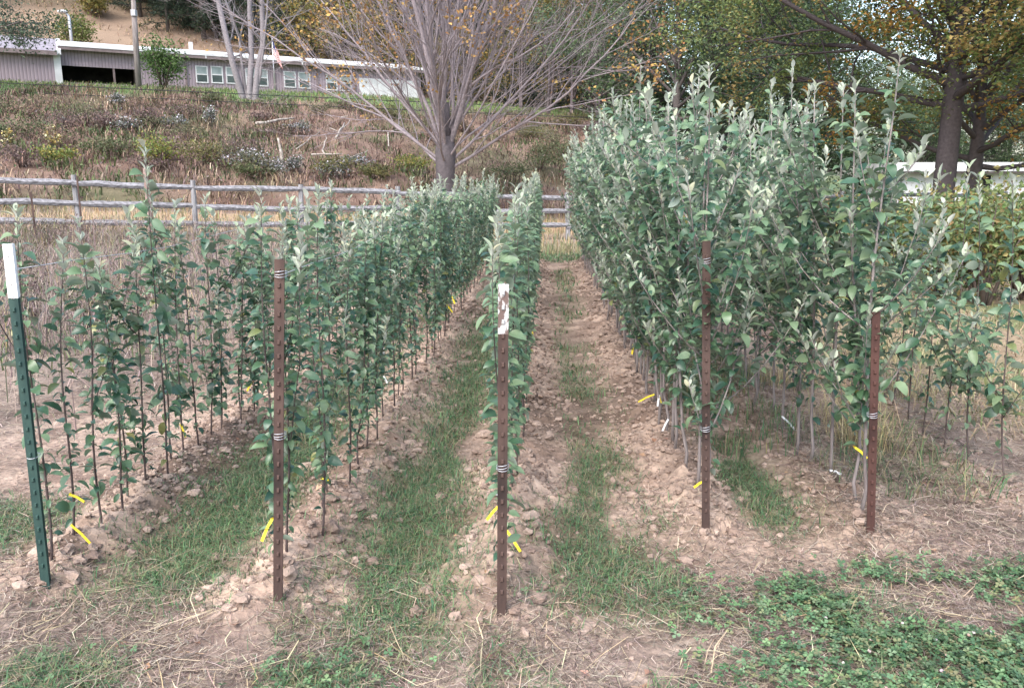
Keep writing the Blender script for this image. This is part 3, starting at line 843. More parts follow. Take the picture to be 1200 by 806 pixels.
# line the posts up on those seen at columns 96, 225, 345 and 463
d0 = at_depth(225, 212, 20.5)
t0 = (np.array([d0.x, d0.y]) - FA).dot(FD)
for k in range(-5, 12):
    t = t0 + pitchm * k
    x, y = FA + FD * t
    posts.append((t, x, y, float(th(x, y))))
def fence_local(p): return np.array(p) - np.array([0, 24, fz0])
for t, x, y, z in posts:
    hh = 1.43 + rf.normal() * .03; w = .062; tl = rf.normal(size=2) * .015
    g = Geo()
    P = [(x, y, z - .4), (x + tl[0], y + tl[1], z + .7), (x + 2 * tl[0], y + 2 * tl[1], z + hh)]
    V, T = tube([fence_local(p) for p in P], [w * 1.15, w * 1.1, w], 8)
    obj('post', mesh_np('post', V, T, None, False), M['fence_post'], fence)
for (ta, xa, ya_, za), (tb, xb, yb_, zb) in zip(posts[:-1], posts[1:]):
    for hr in (.38, .81, 1.25):
        j = rf.normal(size=2) * .025
        a = np.array([xa, ya_, za + hr + j[0]]); b = np.array([xb, yb_, zb + hr + j[1]])
        off = np.array([FD[1], -FD[0], 0]) * .04
        n = 6; tt = np.linspace(-.03, 1.03, n)[:, None]
        P = a + (b - a) * tt + off * (1 if hr != .81 else .6) + rf.normal(size=(n, 3)) * np.array([0, 0, .008])
        R = .074 * (1 + rf.normal(size=n) * .06); R[0] *= .7; R[-1] *= .7
        V, T = tube([fence_local(p) for p in P], R, 7)
        obj('rail', mesh_np('rail', V, T, None, False), M['fence'], fence)
# brown wooden stake and thin steel stakes by the fence
p = at_depth(170, 197, 19.6); z = float(th(p.x, p.y))
V, T = tube([(0, 0, -.3), (.01, 0, .9), (.0, 0, p.z - z)], [.07, .065, .055], 8)
o = obj('wooden_stake', mesh_np('wooden_stake', V, T), M['fence_brown'], None, (p.x, p.y, z)); tag(o, 'short brown wooden stake standing before the rail fence', 'stake')
for px, py, D, lab in ((36, 225, 17.2, 'thin rusty steel stake in dry weeds before the rail fence'), (90, 206, 18.9, 'thin dark steel stake close beside a grey fence post')):
    p = at_depth(px, py, D); z = float(th(p.x, p.y))
    g = Geo(); g.add(*box(-.02, .02, -.004, .004, -.3, p.z - z)); g.add(*box(-.004, .004, .004, .03, -.3, p.z - z))
    o = obj('steel_stake', g.mesh('steel_stake'), M['rust'], None, (p.x, p.y, z)); tag(o, lab, 'stake')

# ------------------------------------------------------------------ dry weeds of the meadow and the strip by the fence
wd = Geo()
def weeds(n, pts, hlo, hhi, w, cols, lean=(.05, .5), p=None, zoff=0.0):
    x, y = pts(n); z = th(x, y); N = len(x)
    c = mixcol(RS, N, cols, p)
    V, T, C = blades(np.stack([x, y, z - .02 + zoff * RS.rand(N) ** 1.3], 1), RS.uniform(0, 6.28, N), RS.uniform(hlo, hhi, N), RS.uniform(.6, 1.4, N) * w, RS.uniform(*lean, N), c)
    wd.add(V, T, C)
WC = [(.20, .15, .137), (.25, .192, .175), (.15, .115, .108), (.31, .25, .215), (.17, .17, .115)]
def meadow(n):
    y = 5.2 + 15.5 * RS.rand(n) ** .8; x = -2.9 - RS.rand(n) * (y * .72 - 1.2)
    k = (RS.rand(n) < sm(5.5, 9.0, y + 2 * (fbm(x, y, 15) - .5)) * .9 + .1) & (x > -16)
    k &= RS.rand(n) < np.clip(fbm(x * 1.1, y * 1.1, 16) * 2.6 - .55, .05, 1)
    return x[k], y[k]
weeds(9000, meadow, .2, .65, .004, WC, (.1, .9))
weeds(4500, meadow, .1, .3, .006, [(.15, .19, .085), (.20, .22, .11)], (.2, 1.2))
weeds(36000, meadow, .06, .22, .0035, WC, (.3, 2.6), None, .62)
weeds(2500, meadow, .5, .95, .004, WC + [(.42, .34, .20), (.20, .22, .10)], (.1, .8))
def fstrip(n):
    s = 19.5 + RS.rand(n) * 8.5; t = -14 + RS.rand(n) * 44
    return -math.sin(A24) * s + math.cos(A24) * t, math.cos(A24) * s + math.sin(A24) * t
weeds(14000, fstrip, .08, .42, .010, [(.36, .25, .15), (.30, .22, .12), (.20, .20, .09), (.42, .31, .19), (.14, .17, .07)])
def endgrass(n):
    return RS.uniform(-3, 3.5, n), RS.uniform(19.5, 21.8, n)
weeds(2500, endgrass, .12, .4, .008, [(.30, .25, .16), (.24, .22, .13), (.15, .18, .09)])
def rfield(n):
    y = 5.5 + RS.rand(n) * 16; x = 2.9 + RS.rand(n) * y * .62
    k = RS.rand(n) < np.clip(fbm(x * 1.2, y * 1.2, 18) * 2.4 - .45, .05, 1)
    return x[k], y[k]
weeds(26000, rfield, .04, .17, .005, [(.34, .265, .18), (.27, .21, .135), (.20, .195, .10), (.14, .175, .08)], (.4, 1.8))
o = obj('dry_weeds', wd.mesh('dry_weeds'), M['dry']); tag(o, 'tangled dry brown weeds filling the meadow before the rail fence', 'weeds', kind='stuff')

# ------------------------------------------------------------------ brush on the bank
bk = Geo()
def bankpts(n, s0=27.3, s1=51.5, t0=-24, t1=32):
    s = s0 + RS.rand(n) * (s1 - s0); t = t0 + RS.rand(n) * (t1 - t0)
    return -math.sin(A24) * s + math.cos(A24) * t, math.cos(A24) * s + math.sin(A24) * t
def tufts(n, per, hlo, hhi, w, cols, mask, spread=.22, lean=(.3, 1.6), zoff=.3):
    x, y = bankpts(n); k = RS.rand(n) < mask(x, y); x, y = x[k], y[k]; N = len(x)
    base = mixcol(RS, N, cols, None, .15)
    x = np.repeat(x, per) + RS.normal(size=N * per) * spread; y = np.repeat(y, per) + RS.normal(size=N * per) * spread
    c = np.repeat(base, per, 0) * (1 + RS.normal(size=(N * per, 1)) * .2)
    z = th(x, y, False); n2 = N * per
    V, T, C = blades(np.stack([x, y, z - .05 + zoff * RS.rand(n2) ** 1.5], 1), RS.uniform(0, 6.28, n2), RS.uniform(hlo, hhi, n2), RS.uniform(.5, 1.4, n2) * w, RS.uniform(*lean, n2), np.clip(c, .01, .9))
    bk.add(V, T, C)
nb = lambda x, y: fbm(x * .3, y * .3, 101, 3)
cleared = lambda x, y: sm(-13, -10, x) * (1 - sm(-2, 2, x)) * .75
tufts(7600, 9, .12, .42, .017, [(.155, .102, .085), (.115, .08, .072), (.19, .132, .108), (.24, .172, .13)], lambda x, y: (1 - .7 * cleared(x, y)) * np.clip(nb(x * 2.5 + 7, y * 2.5) * 3 - .95, .05, 1))
tufts(2600, 10, .2, .55, .017, [(.31, .235, .165), (.26, .185, .125)], lambda x, y: sm(.5, .62, nb(x + 40, y)) * (1 - .5 * cleared(x, y)))
tufts(3400, 13, .12, .45, .022, [(.085, .115, .05), (.11, .135, .06), (.07, .09, .045)], lambda x, y: sm(.44, .56, nb(x * 1.4, y * 1.4 + 30)) * (1 - .7 * cleared(x, y)))
tufts(1500, 10, .1, .3, .02, [(.19, .13, .10), (.13, .09, .075)], lambda x, y: cleared(x, y))
def ledgepts(n):
    return bankpts(n, 50.5, 61.5, -24, 34)
x, y = ledgepts(16000); z = th(x, y, False); N = len(x)
V, T, C = blades(np.stack([x, y, z - .03], 1), RS.uniform(0, 6.28, N), RS.uniform(.1, .35, N), RS.uniform(.01, .03, N), RS.uniform(.1, .8, N), mixcol(RS, N, [(.12, .18, .065), (.16, .22, .08), (.20, .20, .10)]))
bk.add(V, T, C)
n = 18000; x, y = bankpts(n); k = RS.rand(n) < np.clip(nb(x * 3, y * 3) * 2 - .5, .1, 1); x, y = x[k], y[k]; N = len(x)
V, T, C = leafsoup(np.stack([x, y, th(x, y, False) + RS.uniform(.05, .6, N)], 1), RS.uniform(.06, .16, N), mixcol(RS, N, [(.14, .10, .09), (.18, .135, .12), (.10, .10, .06), (.23, .18, .16), (.11, .13, .07)]), RS, .1, .5)
bk.add(V, T, C)
x, y = bankpts(9000, 66, 100, -44, 40); k = RS.rand(9000) < np.clip(nb(x * 2, y * 2) * 2.4 - .6, .1, 1); x, y = x[k], y[k]; x = np.repeat(x, 4) + RS.normal(size=4 * len(x)) * .4; y = np.repeat(y, 4) + RS.normal(size=len(x)) * .4; N = len(x)
k = -math.sin(A24) * x + math.cos(A24) * y > 73.5; x, y = x[k], y[k]; N = len(x)
V, T, C = blades(np.stack([x, y, th(x, y, False) - .05], 1), RS.uniform(0, 6.28, N), RS.uniform(.2, .6, N), RS.uniform(.02, .05, N), RS.uniform(.3, 1.6, N), mixcol(RS, N, [(.30, .20, .13), (.22, .145, .10), (.37, .26, .17), (.16, .15, .07)]))
bk.add(V, T, C)
o = obj('bank_brush', bk.mesh('bank_brush'), M['dry']); tag(o, 'tangled brown and green brush covering the bank beyond the fence', 'brush', kind='stuff')

def bush(name, label, cat, loc, rx, h, n, ls, cols, group=None, stems=9, stemcol=(.12, .09, .08), flower=None, seed=1, flat=.4, dome=True, mat='veg', p=None, floor=.05):
    rs = np.random.RandomState(seed)
    root = thing(name, label, cat, loc, 0, group)
    g = Geo(); tips = []
    for k in range(stems):
        az = rs.uniform(0, 6.28); rad = rx * math.sqrt(rs.rand()) * .85
        tip = np.array([math.cos(az) * rad, math.sin(az) * rad, h * rs.uniform(.6, .98) * (1 - .35 * (rad / rx) ** 2)])
        mid = tip * np.array([.45, .45, .55]) + rs.normal(size=3) * .04 * h
        P = np.array([[math.cos(az) * .05 * rx, math.sin(az) * .05 * rx, -.08], mid, tip])
        g.add(*tube(P, np.array([.02, .012, .004]) * max(h, .6), 4), stemcol)
        tips.append((mid, tip))
    obj('stem', g.mesh('stem', True), M['twig'], root)
    idx = rs.randint(len(tips), size=n); tt = rs.rand(n) ** .7
    A = np.array([t[0] for t in tips])[idx]; B = np.array([t[1] for t in tips])[idx]
    pos = A * (1 - tt)[:, None] + B * tt[:, None] + rs.normal(size=(n, 3)) * np.array([.24 * rx, .24 * rx, .14 * h])
    pos[:, 2] = np.clip(pos[:, 2], floor * h, None)
    V, T, C = leafsoup(pos, ls * rs.uniform(.6, 1.3, n), mixcol(rs, n, cols, p), rs, flat)
    f = mesh_np('foliage', V, T, C); tag(obj('foliage', f, M[mat], root), kind='stuff')
    if flower:
        fn, fs, fc = flower
        q = pos[rs.choice(n, fn)] + np.array([0, 0, .05 * h]) + rs.normal(size=(fn, 3)) * .04 * h
        V, T, C = leafsoup(q, fs * rs.uniform(.6, 1.3, fn), mixcol(rs, fn, fc), rs, .8, .9)
        tag(obj('blossom', mesh_np('blossom', V, T, C), M['dry'], root), kind='stuff')
    return root
def onbank(px, py):
    """first point along the pixel ray that meets the terrain"""
    d = ray(px, py); t = 8.0
    while t < 200:
        p = ORI + d * t
        if p.z < float(th(p.x, p.y, False)): break
        t += .15
    return p
def ground_loc(p): return (p.x, p.y, float(th(p.x, p.y, False)) - .02)
WHITE = [(.55, .54, .58), (.45, .44, .48), (.62, .61, .64)]
GREYG = [(.14, .15, .12), (.19, .19, .17), (.10, .11, .085)]
for i, (px, py, rx, h) in enumerate([(138, 128, .55, .7), (285, 200, .9, .8), (205, 152, .7, .6), (246, 148, .5, .9), (318, 207, .7, .7), (345, 203, .5, .7), (150, 158, .8, .8), (420, 198, .9, .5), (350, 158, .6, .6), (74, 148, .25, .3), (390, 212, .8, .7)]):
    p = onbank(px, py)
    bush('aster_bush', 'low grey bush covered with small white flowers on the brown bank', 'bush', ground_loc(p), rx, h, 420, .10, GREYG, 'white flowering bushes on the bank', 8, flower=(170 if i not in (1, 7) else 330, .065, WHITE), seed=200 + i, mat='dry')
for i, (px, py, rx, h, cols) in enumerate([(190, 198, .9, 1.2, 0), (238, 200, 1.0, 1.3, 1), (460, 140, 1.3, 1.1, 1), (60, 195, .8, .7, 0), (250, 126, .8, .8, 2), (300, 210, .9, .6, 2), (395, 208, 1.2, .8, 1), (120, 185, 1.2, .8, 2), (480, 205, 1.2, .9, 0), (700 - 70, 200, 1.4, 1.0, 2), (600, 213, 1.4, .8, 2), (665, 150, 1.4, .8, 1), (35, 165, 1.3, .9, 2), (440, 212, .8, .6, 1), (660, 185, 1.4, 1.0, 2), (625, 165, 1.2, .8, 1)]):
    p = onbank(px, py)
    cs = [[(.17, .21, .055), (.13, .17, .05), (.26, .23, .06)], [(.13, .125, .05), (.17, .15, .06), (.10, .11, .045)], [(.085, .105, .05), (.11, .13, .06), (.13, .12, .07)]][cols]
    lab = ['yellow-green goldenrod clump on the brown bank', 'olive brown leafy bush on the brown bank', 'dull dark green low bush on the brown bank'][cols]
    bush('bank_bush', lab, 'bush', ground_loc(p), rx, h, 900, .10, cs, lab.split(' on ')[0] + 's', 12, flower=(35, .06, [(.48, .34, .08)]) if cols == 0 else None, seed=300 + i, flat=.1)
rq = np.random.RandomState(77)
MAUVE = [[(.15, .105, .095), (.115, .083, .078), (.19, .142, .125)], [(.20, .14, .105), (.25, .18, .135), (.16, .11, .085)], [(.12, .125, .07), (.15, .145, .085), (.10, .10, .06)]]
for i in range(34):
    px, py = rq.uniform(0, 690), rq.uniform(128, 212)
    if 330 < px < 450 and py > 140: continue
    p = onbank(px, py); q = rq.choice(3, p=[.5, .25, .25])
    bush('dry_bush', ['mauve-brown', 'rusty tan', 'dull olive'][q] + ' dry twiggy bush on the overgrown bank', 'bush', ground_loc(p), rq.uniform(.6, 1.5), rq.uniform(.5, 1.1), 620, .085, MAUVE[q], ['mauve-brown', 'rusty tan', 'dull olive'][q] + ' dry bushes on the bank', 16, seed=500 + i, flat=-.1, mat='dry')
for i in range(22):
    y = rq.uniform(7.5, 18); x = -3.2 - rq.rand() * (y * .62 - 1.5); q = rq.choice(3, p=[.45, .2, .35])
    bush('weed_clump', ['mauve-brown', 'rusty tan', 'dull olive'][q] + ' dry weed clump in the meadow before the rail fence', 'weed', (x, y, float(th(x, y))), rq.uniform(.22, .5), rq.uniform(.4, .85), 300, .045, MAUVE[q], ['mauve-brown', 'rusty tan', 'dull olive'][q] + ' weed clumps in the meadow', 12, seed=600 + i, flat=-.2, mat='dry')
for i, (px, py) in enumerate([(14, 182), (60, 172), (66, 182)]):
    p = onbank(px, py)
    bush('goldenrod', 'tall yellow flowering weed standing out against the dark bank', 'weed', ground_loc(p), .3, .9, 120, .09, [(.20, .19, .07), (.14, .14, .06)], 'yellow weeds on the bank', 5, flower=(70, .09, [(.62, .46, .16), (.60, .55, .35)]), seed=400 + i)
# pale fallen branches on the bank
LOGS = [((300, 156), (345, 151), .11, 'thick pale barkless log lying across the brown bank'), ((326, 178), (332, 198), .10, 'short pale stub of wood standing on the bank'),
        ((348, 184), (376, 170), .05, 0), ((379, 192), (383, 174), .06, 0), ((394, 172), (404, 160), .09, 0), ((396, 168), (411, 155), .05, 0), ((387, 160), (396, 168), .04, 0),
        ((365, 193), (402, 197), .07, 0), ((455, 178), (473, 146), .05, 0), ((400, 146), (408, 149), .05, 0), ((384, 143), (390, 150), .04, 0), ((412, 196), (432, 192), .05, 0)]
M['driftwood'] = mat_noise('barkless_wood', (.22, .19, .165), (.42, .38, .34), 6, .85, .2, 0, .4, (1, 1, 1))
for i, (a, b, r, lab) in enumerate(LOGS):
    A = onbank(*a); B = onbank(*b); 
    if i == 1: A = onbank(332, 203); B = A + Vector((-.15, .1, .8))
    A.z += r * .6 + .35; B.z += r * .8 + (.5 if lab == 0 else .42)
    mid = (A + B) / 2; rs = np.random.RandomState(i)
    P = np.array([np.array(A - mid) * (1 - 2 * q) * 1.0 for q in np.linspace(0, 1, 6)]) + rs.normal(size=(6, 3)) * np.array([.010, .010, .008]) * (A - B).length
    V, T = tube(P, np.linspace(r, r * .45, 6) * (.8 if lab else .62), 7)
    o = obj('fallen_branch', mesh_np('fallen_branch', V, T, None, True), M['driftwood'], None, tuple(mid))
    tag(o, lab or 'thin pale dead branch lying on the bare part of the bank', 'branch', None if lab else 'pale dead branches on the bank')
# bare gravelly patches beside the big bare tree
# ------------------------------------------------------------------ building on the ledge
W1 = at_depth(220, 114, 58.0); W2 = at_depth(490, 114, 66.0)
ZB = W1.z - .15
U = Vector((W2.x - W1.x, W2.y - W1.y, 0)).normalized(); NW = Vector((U.y, -U.x, 0))   # NW points to the camera
bang = math.atan2(U.y, U.x)
def wallhit(px, py, off=0.0):
    """pixel -> (along the wall, height) on the wall plane set off towards the camera"""
    d = ray(px, py); o = W1 + NW * off
    t = (Vector((o.x, o.y, 0)) - Vector((0, 0, 0))).dot(NW) / Vector((d.x, d.y, 0)).dot(NW)
    p = ORI + d * t
    return (Vector((p.x - W1.x, p.y - W1.y, 0))).dot(U), p.z - ZB
def siding(name, c1, c2, sc):
    m, nt, b, N, L = newmat(name)
    tc = N.new('ShaderNodeTexCoord'); wv = N.new('ShaderNodeTexWave'); wv.wave_type = 'BANDS'; wv.bands_direction = 'X'
    wv.inputs['Scale'].default_value = sc; wv.inputs['Distortion'].default_value = 0
    rp = N.new('ShaderNodeValToRGB'); rp.color_ramp.elements[0].position = .02; rp.color_ramp.elements[0].color = (*c1, 1)
    rp.color_ramp.elements[1].position = .12; rp.color_ramp.elements[1].color = (*c2, 1)
    no = N.new('ShaderNodeTexNoise'); no.inputs['Scale'].default_value = .9; no.inputs['Detail'].default_value = 6
    mr = N.new('ShaderNodeMapRange'); mr.inputs[3].default_value = .8; mr.inputs[4].default_value = 1.2
    mx = N.new('ShaderNodeMix'); mx.data_type = 'RGBA'; mx.blend_type = 'MULTIPLY'; mx.inputs[0].default_value = 1
    L.new(tc.outputs['Object'], wv.inputs[0]); L.new(tc.outputs['Object'], no.inputs['Vector']); L.new(wv.outputs[1], rp.inputs[0]); L.new(no.outputs[0], mr.inputs[0])
    L.new(rp.outputs[0], mx.inputs[6]); L.new(mr.outputs[0], mx.inputs[7]); L.new(mx.outputs[2], b.inputs['Base Color'])
    b.inputs['Roughness'].default_value = .8
    bp = N.new('ShaderNodeBump'); bp.inputs['Strength'].default_value = .6; bp.inputs['Distance'].default_value = .02
    L.new(wv.outputs[1], bp.inputs['Height']); L.new(bp.outputs[0], b.inputs['Normal'])
    return m
M['siding'] = siding('mauve_siding', (.15, .115, .13), (.275, .22, .25), 1.6)
M['trim_white'] = mat_noise('white_trim', (.46, .46, .47), (.60, .60, .61), 2, .6, .3, 0, 0)
M['roof_metal'] = mat_noise('white_metal_roof', (.46, .46, .47), (.66, .66, .66), 1.2, .5, .4, 0, .1)
M['shingle'] = mat_noise('grey_shingle', (.17, .155, .175), (.27, .25, .28), 6, .9, .15, 0, .4)
M['fascia'] = mat_noise('fascia_board', (.13, .10, .10), (.20, .16, .16), 3, .8, .2, 0, 0)
M['opening_shade'] = mat_noise('painted_opening_shade', (.012, .012, .013), (.03, .028, .028), 2, .9, .1, 0, 0)  # near-black colour stands in for the shade inside openings
M['glass'] = mat_noise('window_glass', (.035, .050, .050), (.07, .09, .088), 1.5, .12, .6, 0, 0)
M['blind'] = mat_noise('window_blind', (.20, .24, .24), (.28, .32, .32), 3, .5, .4, 0, 0)
bld = thing('long_building', 'long low mauve building with white metal roof and paired windows on the ledge', 'building', (W1.x, W1.y, ZB), bang)
def lb(name, args, mat, parent=bld):
    g = Geo(); g.add(*box(*args)); return obj(name, g.mesh(name), M[mat], parent)
# local frame: x along the wall, y away from the camera, z up
uL = wallhit(74, 100)[0]; uP = wallhit(160, 100)[0]; uR = wallhit(493, 100)[0]; uW = wallhit(421, 100)[0]
zE = wallhit(260, 69)[1]                                   # eave
DEP = 8.0
lb('wall', (uP, uR, 0, DEP, -1.2, zE), 'siding')
lb('side_wall', (uL, uP - .01, 2.2, DEP, -1.2, zE), 'opening_shade')  # back of the open porch, its shade put into the colour
lb('porch_wall', (uL, uP - .02, .02, .14, -1.2, wallhit(110, 98)[1]), 'siding')
lb('header', (uL, uP - .02, .02, .14, wallhit(110, 79)[1], zE), 'siding')
up2 = wallhit(134, 90)[0]; lb('porch_post', (up2 - .06, up2 + .06, .01, .15, wallhit(110, 98)[1], wallhit(110, 79)[1]), 'fascia')
# roof: low gable
def prism(name, x0, x1, prof, mat, parent=bld):
    n = len(prof); V = [(x0, y, z) for y, z in prof] + [(x1, y, z) for y, z in prof]
    T = []
    for i in range(n):
        j = (i + 1) % n; T += [(i, j, n + j), (i, n + j, n + i)]
    for i in range(1, n - 1): T += [(0, i + 1, i), (n, n + i, n + i + 1)]
    return obj(name, mesh_np(name, V, T), M[mat], parent)
rise = .85
prism('roof', uL - .1, uR + .3, [(-.5, zE + .06), (DEP / 2, zE + rise), (DEP + .5, zE + .06), (DEP + .5, zE + .20), (DEP / 2, zE + rise + .16), (-.5, zE + .20)], 'roof_metal')
lb('fascia', (uL - .08, uR + .28, -.47, -.40, zE - .14, zE + .055), 'fascia')
v = lb('roof_vent', (wallhit(229, 60)[0] - .12, wallhit(229, 60)[0] + .12, 2, 2.24, zE + .5, zE + 1.25), 'trim_white')
# window pairs
def window(px0, px1, pyt, pyb):
    u0, zt = wallhit(px0, pyt); u1, zb = wallhit(px1, pyb)
    w = .075
    f = Geo()
    for a in ((u0, u1, zb, zb + w), (u0, u1, zt - w, zt), (u0, u0 + w, zb + w, zt - w), (u1 - w, u1, zb + w, zt - w), (u0 + w, u1 - w, (zb + zt) / 2 - .035, (zb + zt) / 2 + .035)):
        f.add(*box(a[0], a[1], -.06, -.004, a[2], a[3]))
    wo = obj('window', f.mesh('window'), M['trim_white'], bld)
    zm = (zb + zt) / 2
    lb('pane', (u0 + w, u1 - w, -.03, -.006, zb + w, zm - .035), 'glass', wo)
    lb('pane', (u0 + w, u1 - w, -.032, -.006, zm + .035, zt - w), 'blind', wo)
for a in ((228.5, 244.5, 77, 98), (246.5, 262, 77.5, 98.5), (264, 278, 78.5, 99), (287, 300, 80, 101), (301.5, 314.5, 81, 102), (332, 347, 83.5, 103.5), (349, 364, 84.5, 104.5), (381.5, 395.5, 87, 106.5), (398, 412, 88, 107.5)):
    window(*a)
g = Geo(); g.add(*box(uW, uR - .2, -.05, -.004, wallhit(421, 116)[1], wallhit(421, 91.5)[1])); 
obj('white_panel', g.mesh('white_panel'), M['trim_white'], bld)
window(460, 472, 95, 107)
for px in (219, 322, 372, 416):
    u = wallhit(px, 100)[0]; lb('downspout', (u - .05, u + .05, -.10, -.005, -.3, zE - .16), 'fascia')
lb('skirting', (uP + .02, uR - .02, -.03, -.004, -1.0, wallhit(260, 112)[1]), 'fascia')
for px in (240, 300, 352, 405):
    u = wallhit(px, 68)[0]; lb('gutter_joint', (u - .04, u + .04, -.52, -.475, zE - .12, zE + .05), 'trim_white')
# front block with grey shingle roof
ub0 = wallhit(-60, 100, .6)[0]; ub1 = wallhit(73, 100, .6)[0]
zG = wallhit(60, 64, .6)[1]
lb('front_block', (ub0, ub1 - .0, -.6, DEP, -1.2, zG), 'siding')
lb('corner_trim', (ub1 - .34, ub1 + .06, -.66, -.604, -1.2, zG - .005), 'trim_white')
prism('gable_roof', ub0 - .3, ub1 - .12, [(-1.0, zG + .0), (3.2, zG + 1.35), (3.2, zG + 1.49), (-1.0, zG + .14)], 'shingle')
prism('bargeboard', ub1 - .115, ub1 + .12, [(-1.05, zG - .04), (3.2, zG + 1.28), (3.2, zG + 1.54), (-1.05, zG + .24)], 'trim_white')
g = Geo()
V = [(ub1 - .3, -.58, zG), (ub1 - .3, 3.2, zG), (ub1 - .3, 3.2, zG + 1.2), (ub1 - .02, -.58, zG), (ub1 - .02, 3.2, zG), (ub1 - .02, 3.2, zG + 1.2)]
g.add(V, [(0, 2, 1), (3, 4, 5), (0, 1, 4), (0, 4, 3), (1, 2, 5), (1, 5, 4), (0, 3, 5), (0, 5, 2)])
obj('gable_wall', g.mesh('gable_wall'), M['siding'], bld)
lb('gutter', (ub0 - .3, ub1 - .12, -1.09, -1.03, zG - .1, zG + .16), 'fascia')

# flag on a pole in front of the wall
M['pole_metal'] = mat_plain('flagpole_metal', (.42, .42, .44), .4, .5, .5)
p = at_depth(322.5, 112, 58.5); zb = float(th(p.x, p.y, False)); ztop = at_depth(322.5, 45, 58.5).z
fp = thing('flagpole', 'thin metal flagpole in front of the mauve building', 'flagpole', (p.x, p.y, zb))
obj('pole', mesh_np('pole', *tube([(0, 0, -.2), (0, 0, ztop - zb)], [.05, .035], 8), None, True), M['pole_metal'], fp)
V, T = clods(np.array([0.]), np.array([0.]), np.array([ztop - zb + .03]), np.array([.07]), ICO2_V, ICO2_T, 0)
obj('finial', mesh_np('finial', V, T, None, True), M['pole_metal'], fp)
m, nt, b, N, L = newmat('striped_flag_cloth')
tc = N.new('ShaderNodeTexCoord'); sp = N.new('ShaderNodeSeparateXYZ'); L.new(tc.outputs['UV'], sp.inputs[0])
mu = N.new('ShaderNodeMath'); mu.operation = 'MULTIPLY'; mu.inputs[1].default_value = 6.5; L.new(sp.outputs[1], mu.inputs[0])
fr = N.new('ShaderNodeMath'); fr.operation = 'FRACT'; L.new(mu.outputs[0], fr.inputs[0])
gt = N.new('ShaderNodeMath'); gt.operation = 'GREATER_THAN'; gt.inputs[1].default_value = .5; L.new(fr.outputs[0], gt.inputs[0])
mx = N.new('ShaderNodeMix'); mx.data_type = 'RGBA'; mx.inputs[6].default_value = (.42, .06, .06, 1); mx.inputs[7].default_value = (.72, .70, .68, 1); L.new(gt.outputs[0], mx.inputs[0])
ca = N.new('ShaderNodeMath'); ca.operation = 'LESS_THAN'; ca.inputs[1].default_value = .4; L.new(sp.outputs[0], ca.inputs[0])
cb = N.new('ShaderNodeMath'); cb.operation = 'GREATER_THAN'; cb.inputs[1].default_value = .46; L.new(sp.outputs[1], cb.inputs[0])
cm_ = N.new('ShaderNodeMath'); cm_.operation = 'MULTIPLY'; L.new(ca.outputs[0], cm_.inputs[0]); L.new(cb.outputs[0], cm_.inputs[1])
mx2 = N.new('ShaderNodeMix'); mx2.data_type = 'RGBA'; L.new(cm_.outputs[0], mx2.inputs[0]); L.new(mx.outputs[2], mx2.inputs[6]); mx2.inputs[7].default_value = (.03, .04, .12, 1)
L.new(mx2.outputs[2], b.inputs['Base Color']); b.inputs['Roughness'].default_value = .8
M['flag'] = m
nu, nv = 14, 9; FW, FH = 1.6, .95; V = []; UVc = []
for j in range(nv):
    for i in range(nu):
        u, v = i / (nu - 1), j / (nv - 1)
        # limp cloth: hangs down along the pole, folded
        xx = .04 + .60 * u * (.75 + .25 * (1 - v)); zz = -(1 - v) * FH - u * 1.15 + .12 * u * u
        V.append((xx, -.05 + .10 * math.sin(u * 9 + v * 2) * u ** .5, zz)); UVc.append((u, v))
T = []
for j in range(nv - 1):
    for i in range(nu - 1):
        a = j * nu + i; T += [(a, a + 1, a + nu + 1), (a, a + nu + 1, a + nu)]
fm = mesh_np('flag', V, T, None, True)
uvl = fm.uv_layers.new(name='UVMap')
li = np.array(T).ravel(); uvl.data.foreach_set('uv', np.array(UVc)[li].astype(np.float32).ravel())
fo = obj('flag', fm, M['flag'], None, (p.x, p.y, ztop - .1)); tag(fo, 'limp red, white and blue striped flag hanging from the thin flagpole', 'flag')

# utility pole, lamp pole and cables
M['pole_wood'] = mat_noise('pole_wood', (.13, .11, .105), (.25, .22, .21), 5, .9, .15, 0, .4, (4, 4, .3))
p = onbank(163, 112); p = at_depth(163, 108, 52.5); zb = float(th(p.x, p.y, False)); ztop = at_depth(165.5, 1, 52.5).z
up = thing('utility_pole', 'grey wooden utility pole rising past the roof beside the round bush', 'pole', (p.x, p.y, zb))
obj('pole', mesh_np('pole', *tube([(0, 0, -.5), (.06, 0, (ztop - zb) * .5), (.14, 0, ztop - zb)], [.19, .17, .14], 9), None, True), M['pole_wood'], up)
g = Geo(); g.add(*box(.0, .28, -.2, .08, ztop - zb - .9, ztop - zb - .55)); obj('insulator_bracket', g.mesh('insulator_bracket'), M['pole_metal'], up)
p = at_depth(84, 50, 70.0); zb = float(th(p.x, p.y, False)); ztop = at_depth(84, 18, 70.0).z
lp = thing('street_lamp', 'grey street lamp pole behind the grey shingle roof', 'street lamp', (p.x, p.y, zb))
obj('pole', mesh_np('pole', *tube([(0, 0, -.5), (0, 0, ztop - zb - .3), (-.08, 0, ztop - zb), (-.35, -.1, ztop - zb + .22)], [.17, .12, .10, .08], 8), None, True), M['pole_metal'], lp)
V, T = clods(np.array([-.45]), np.array([-.12]), np.array([ztop - zb + .16]), np.array([.30]), ICO2_V * np.array([1.3, 1, .6]), ICO2_T, 0)
obj('lamp_head', mesh_np('lamp_head', V, T, None, True), M['trim_white'], lp)
M['cable'] = mat_plain('black_cable', (.02, .02, .022), .6, .3)
cables = []
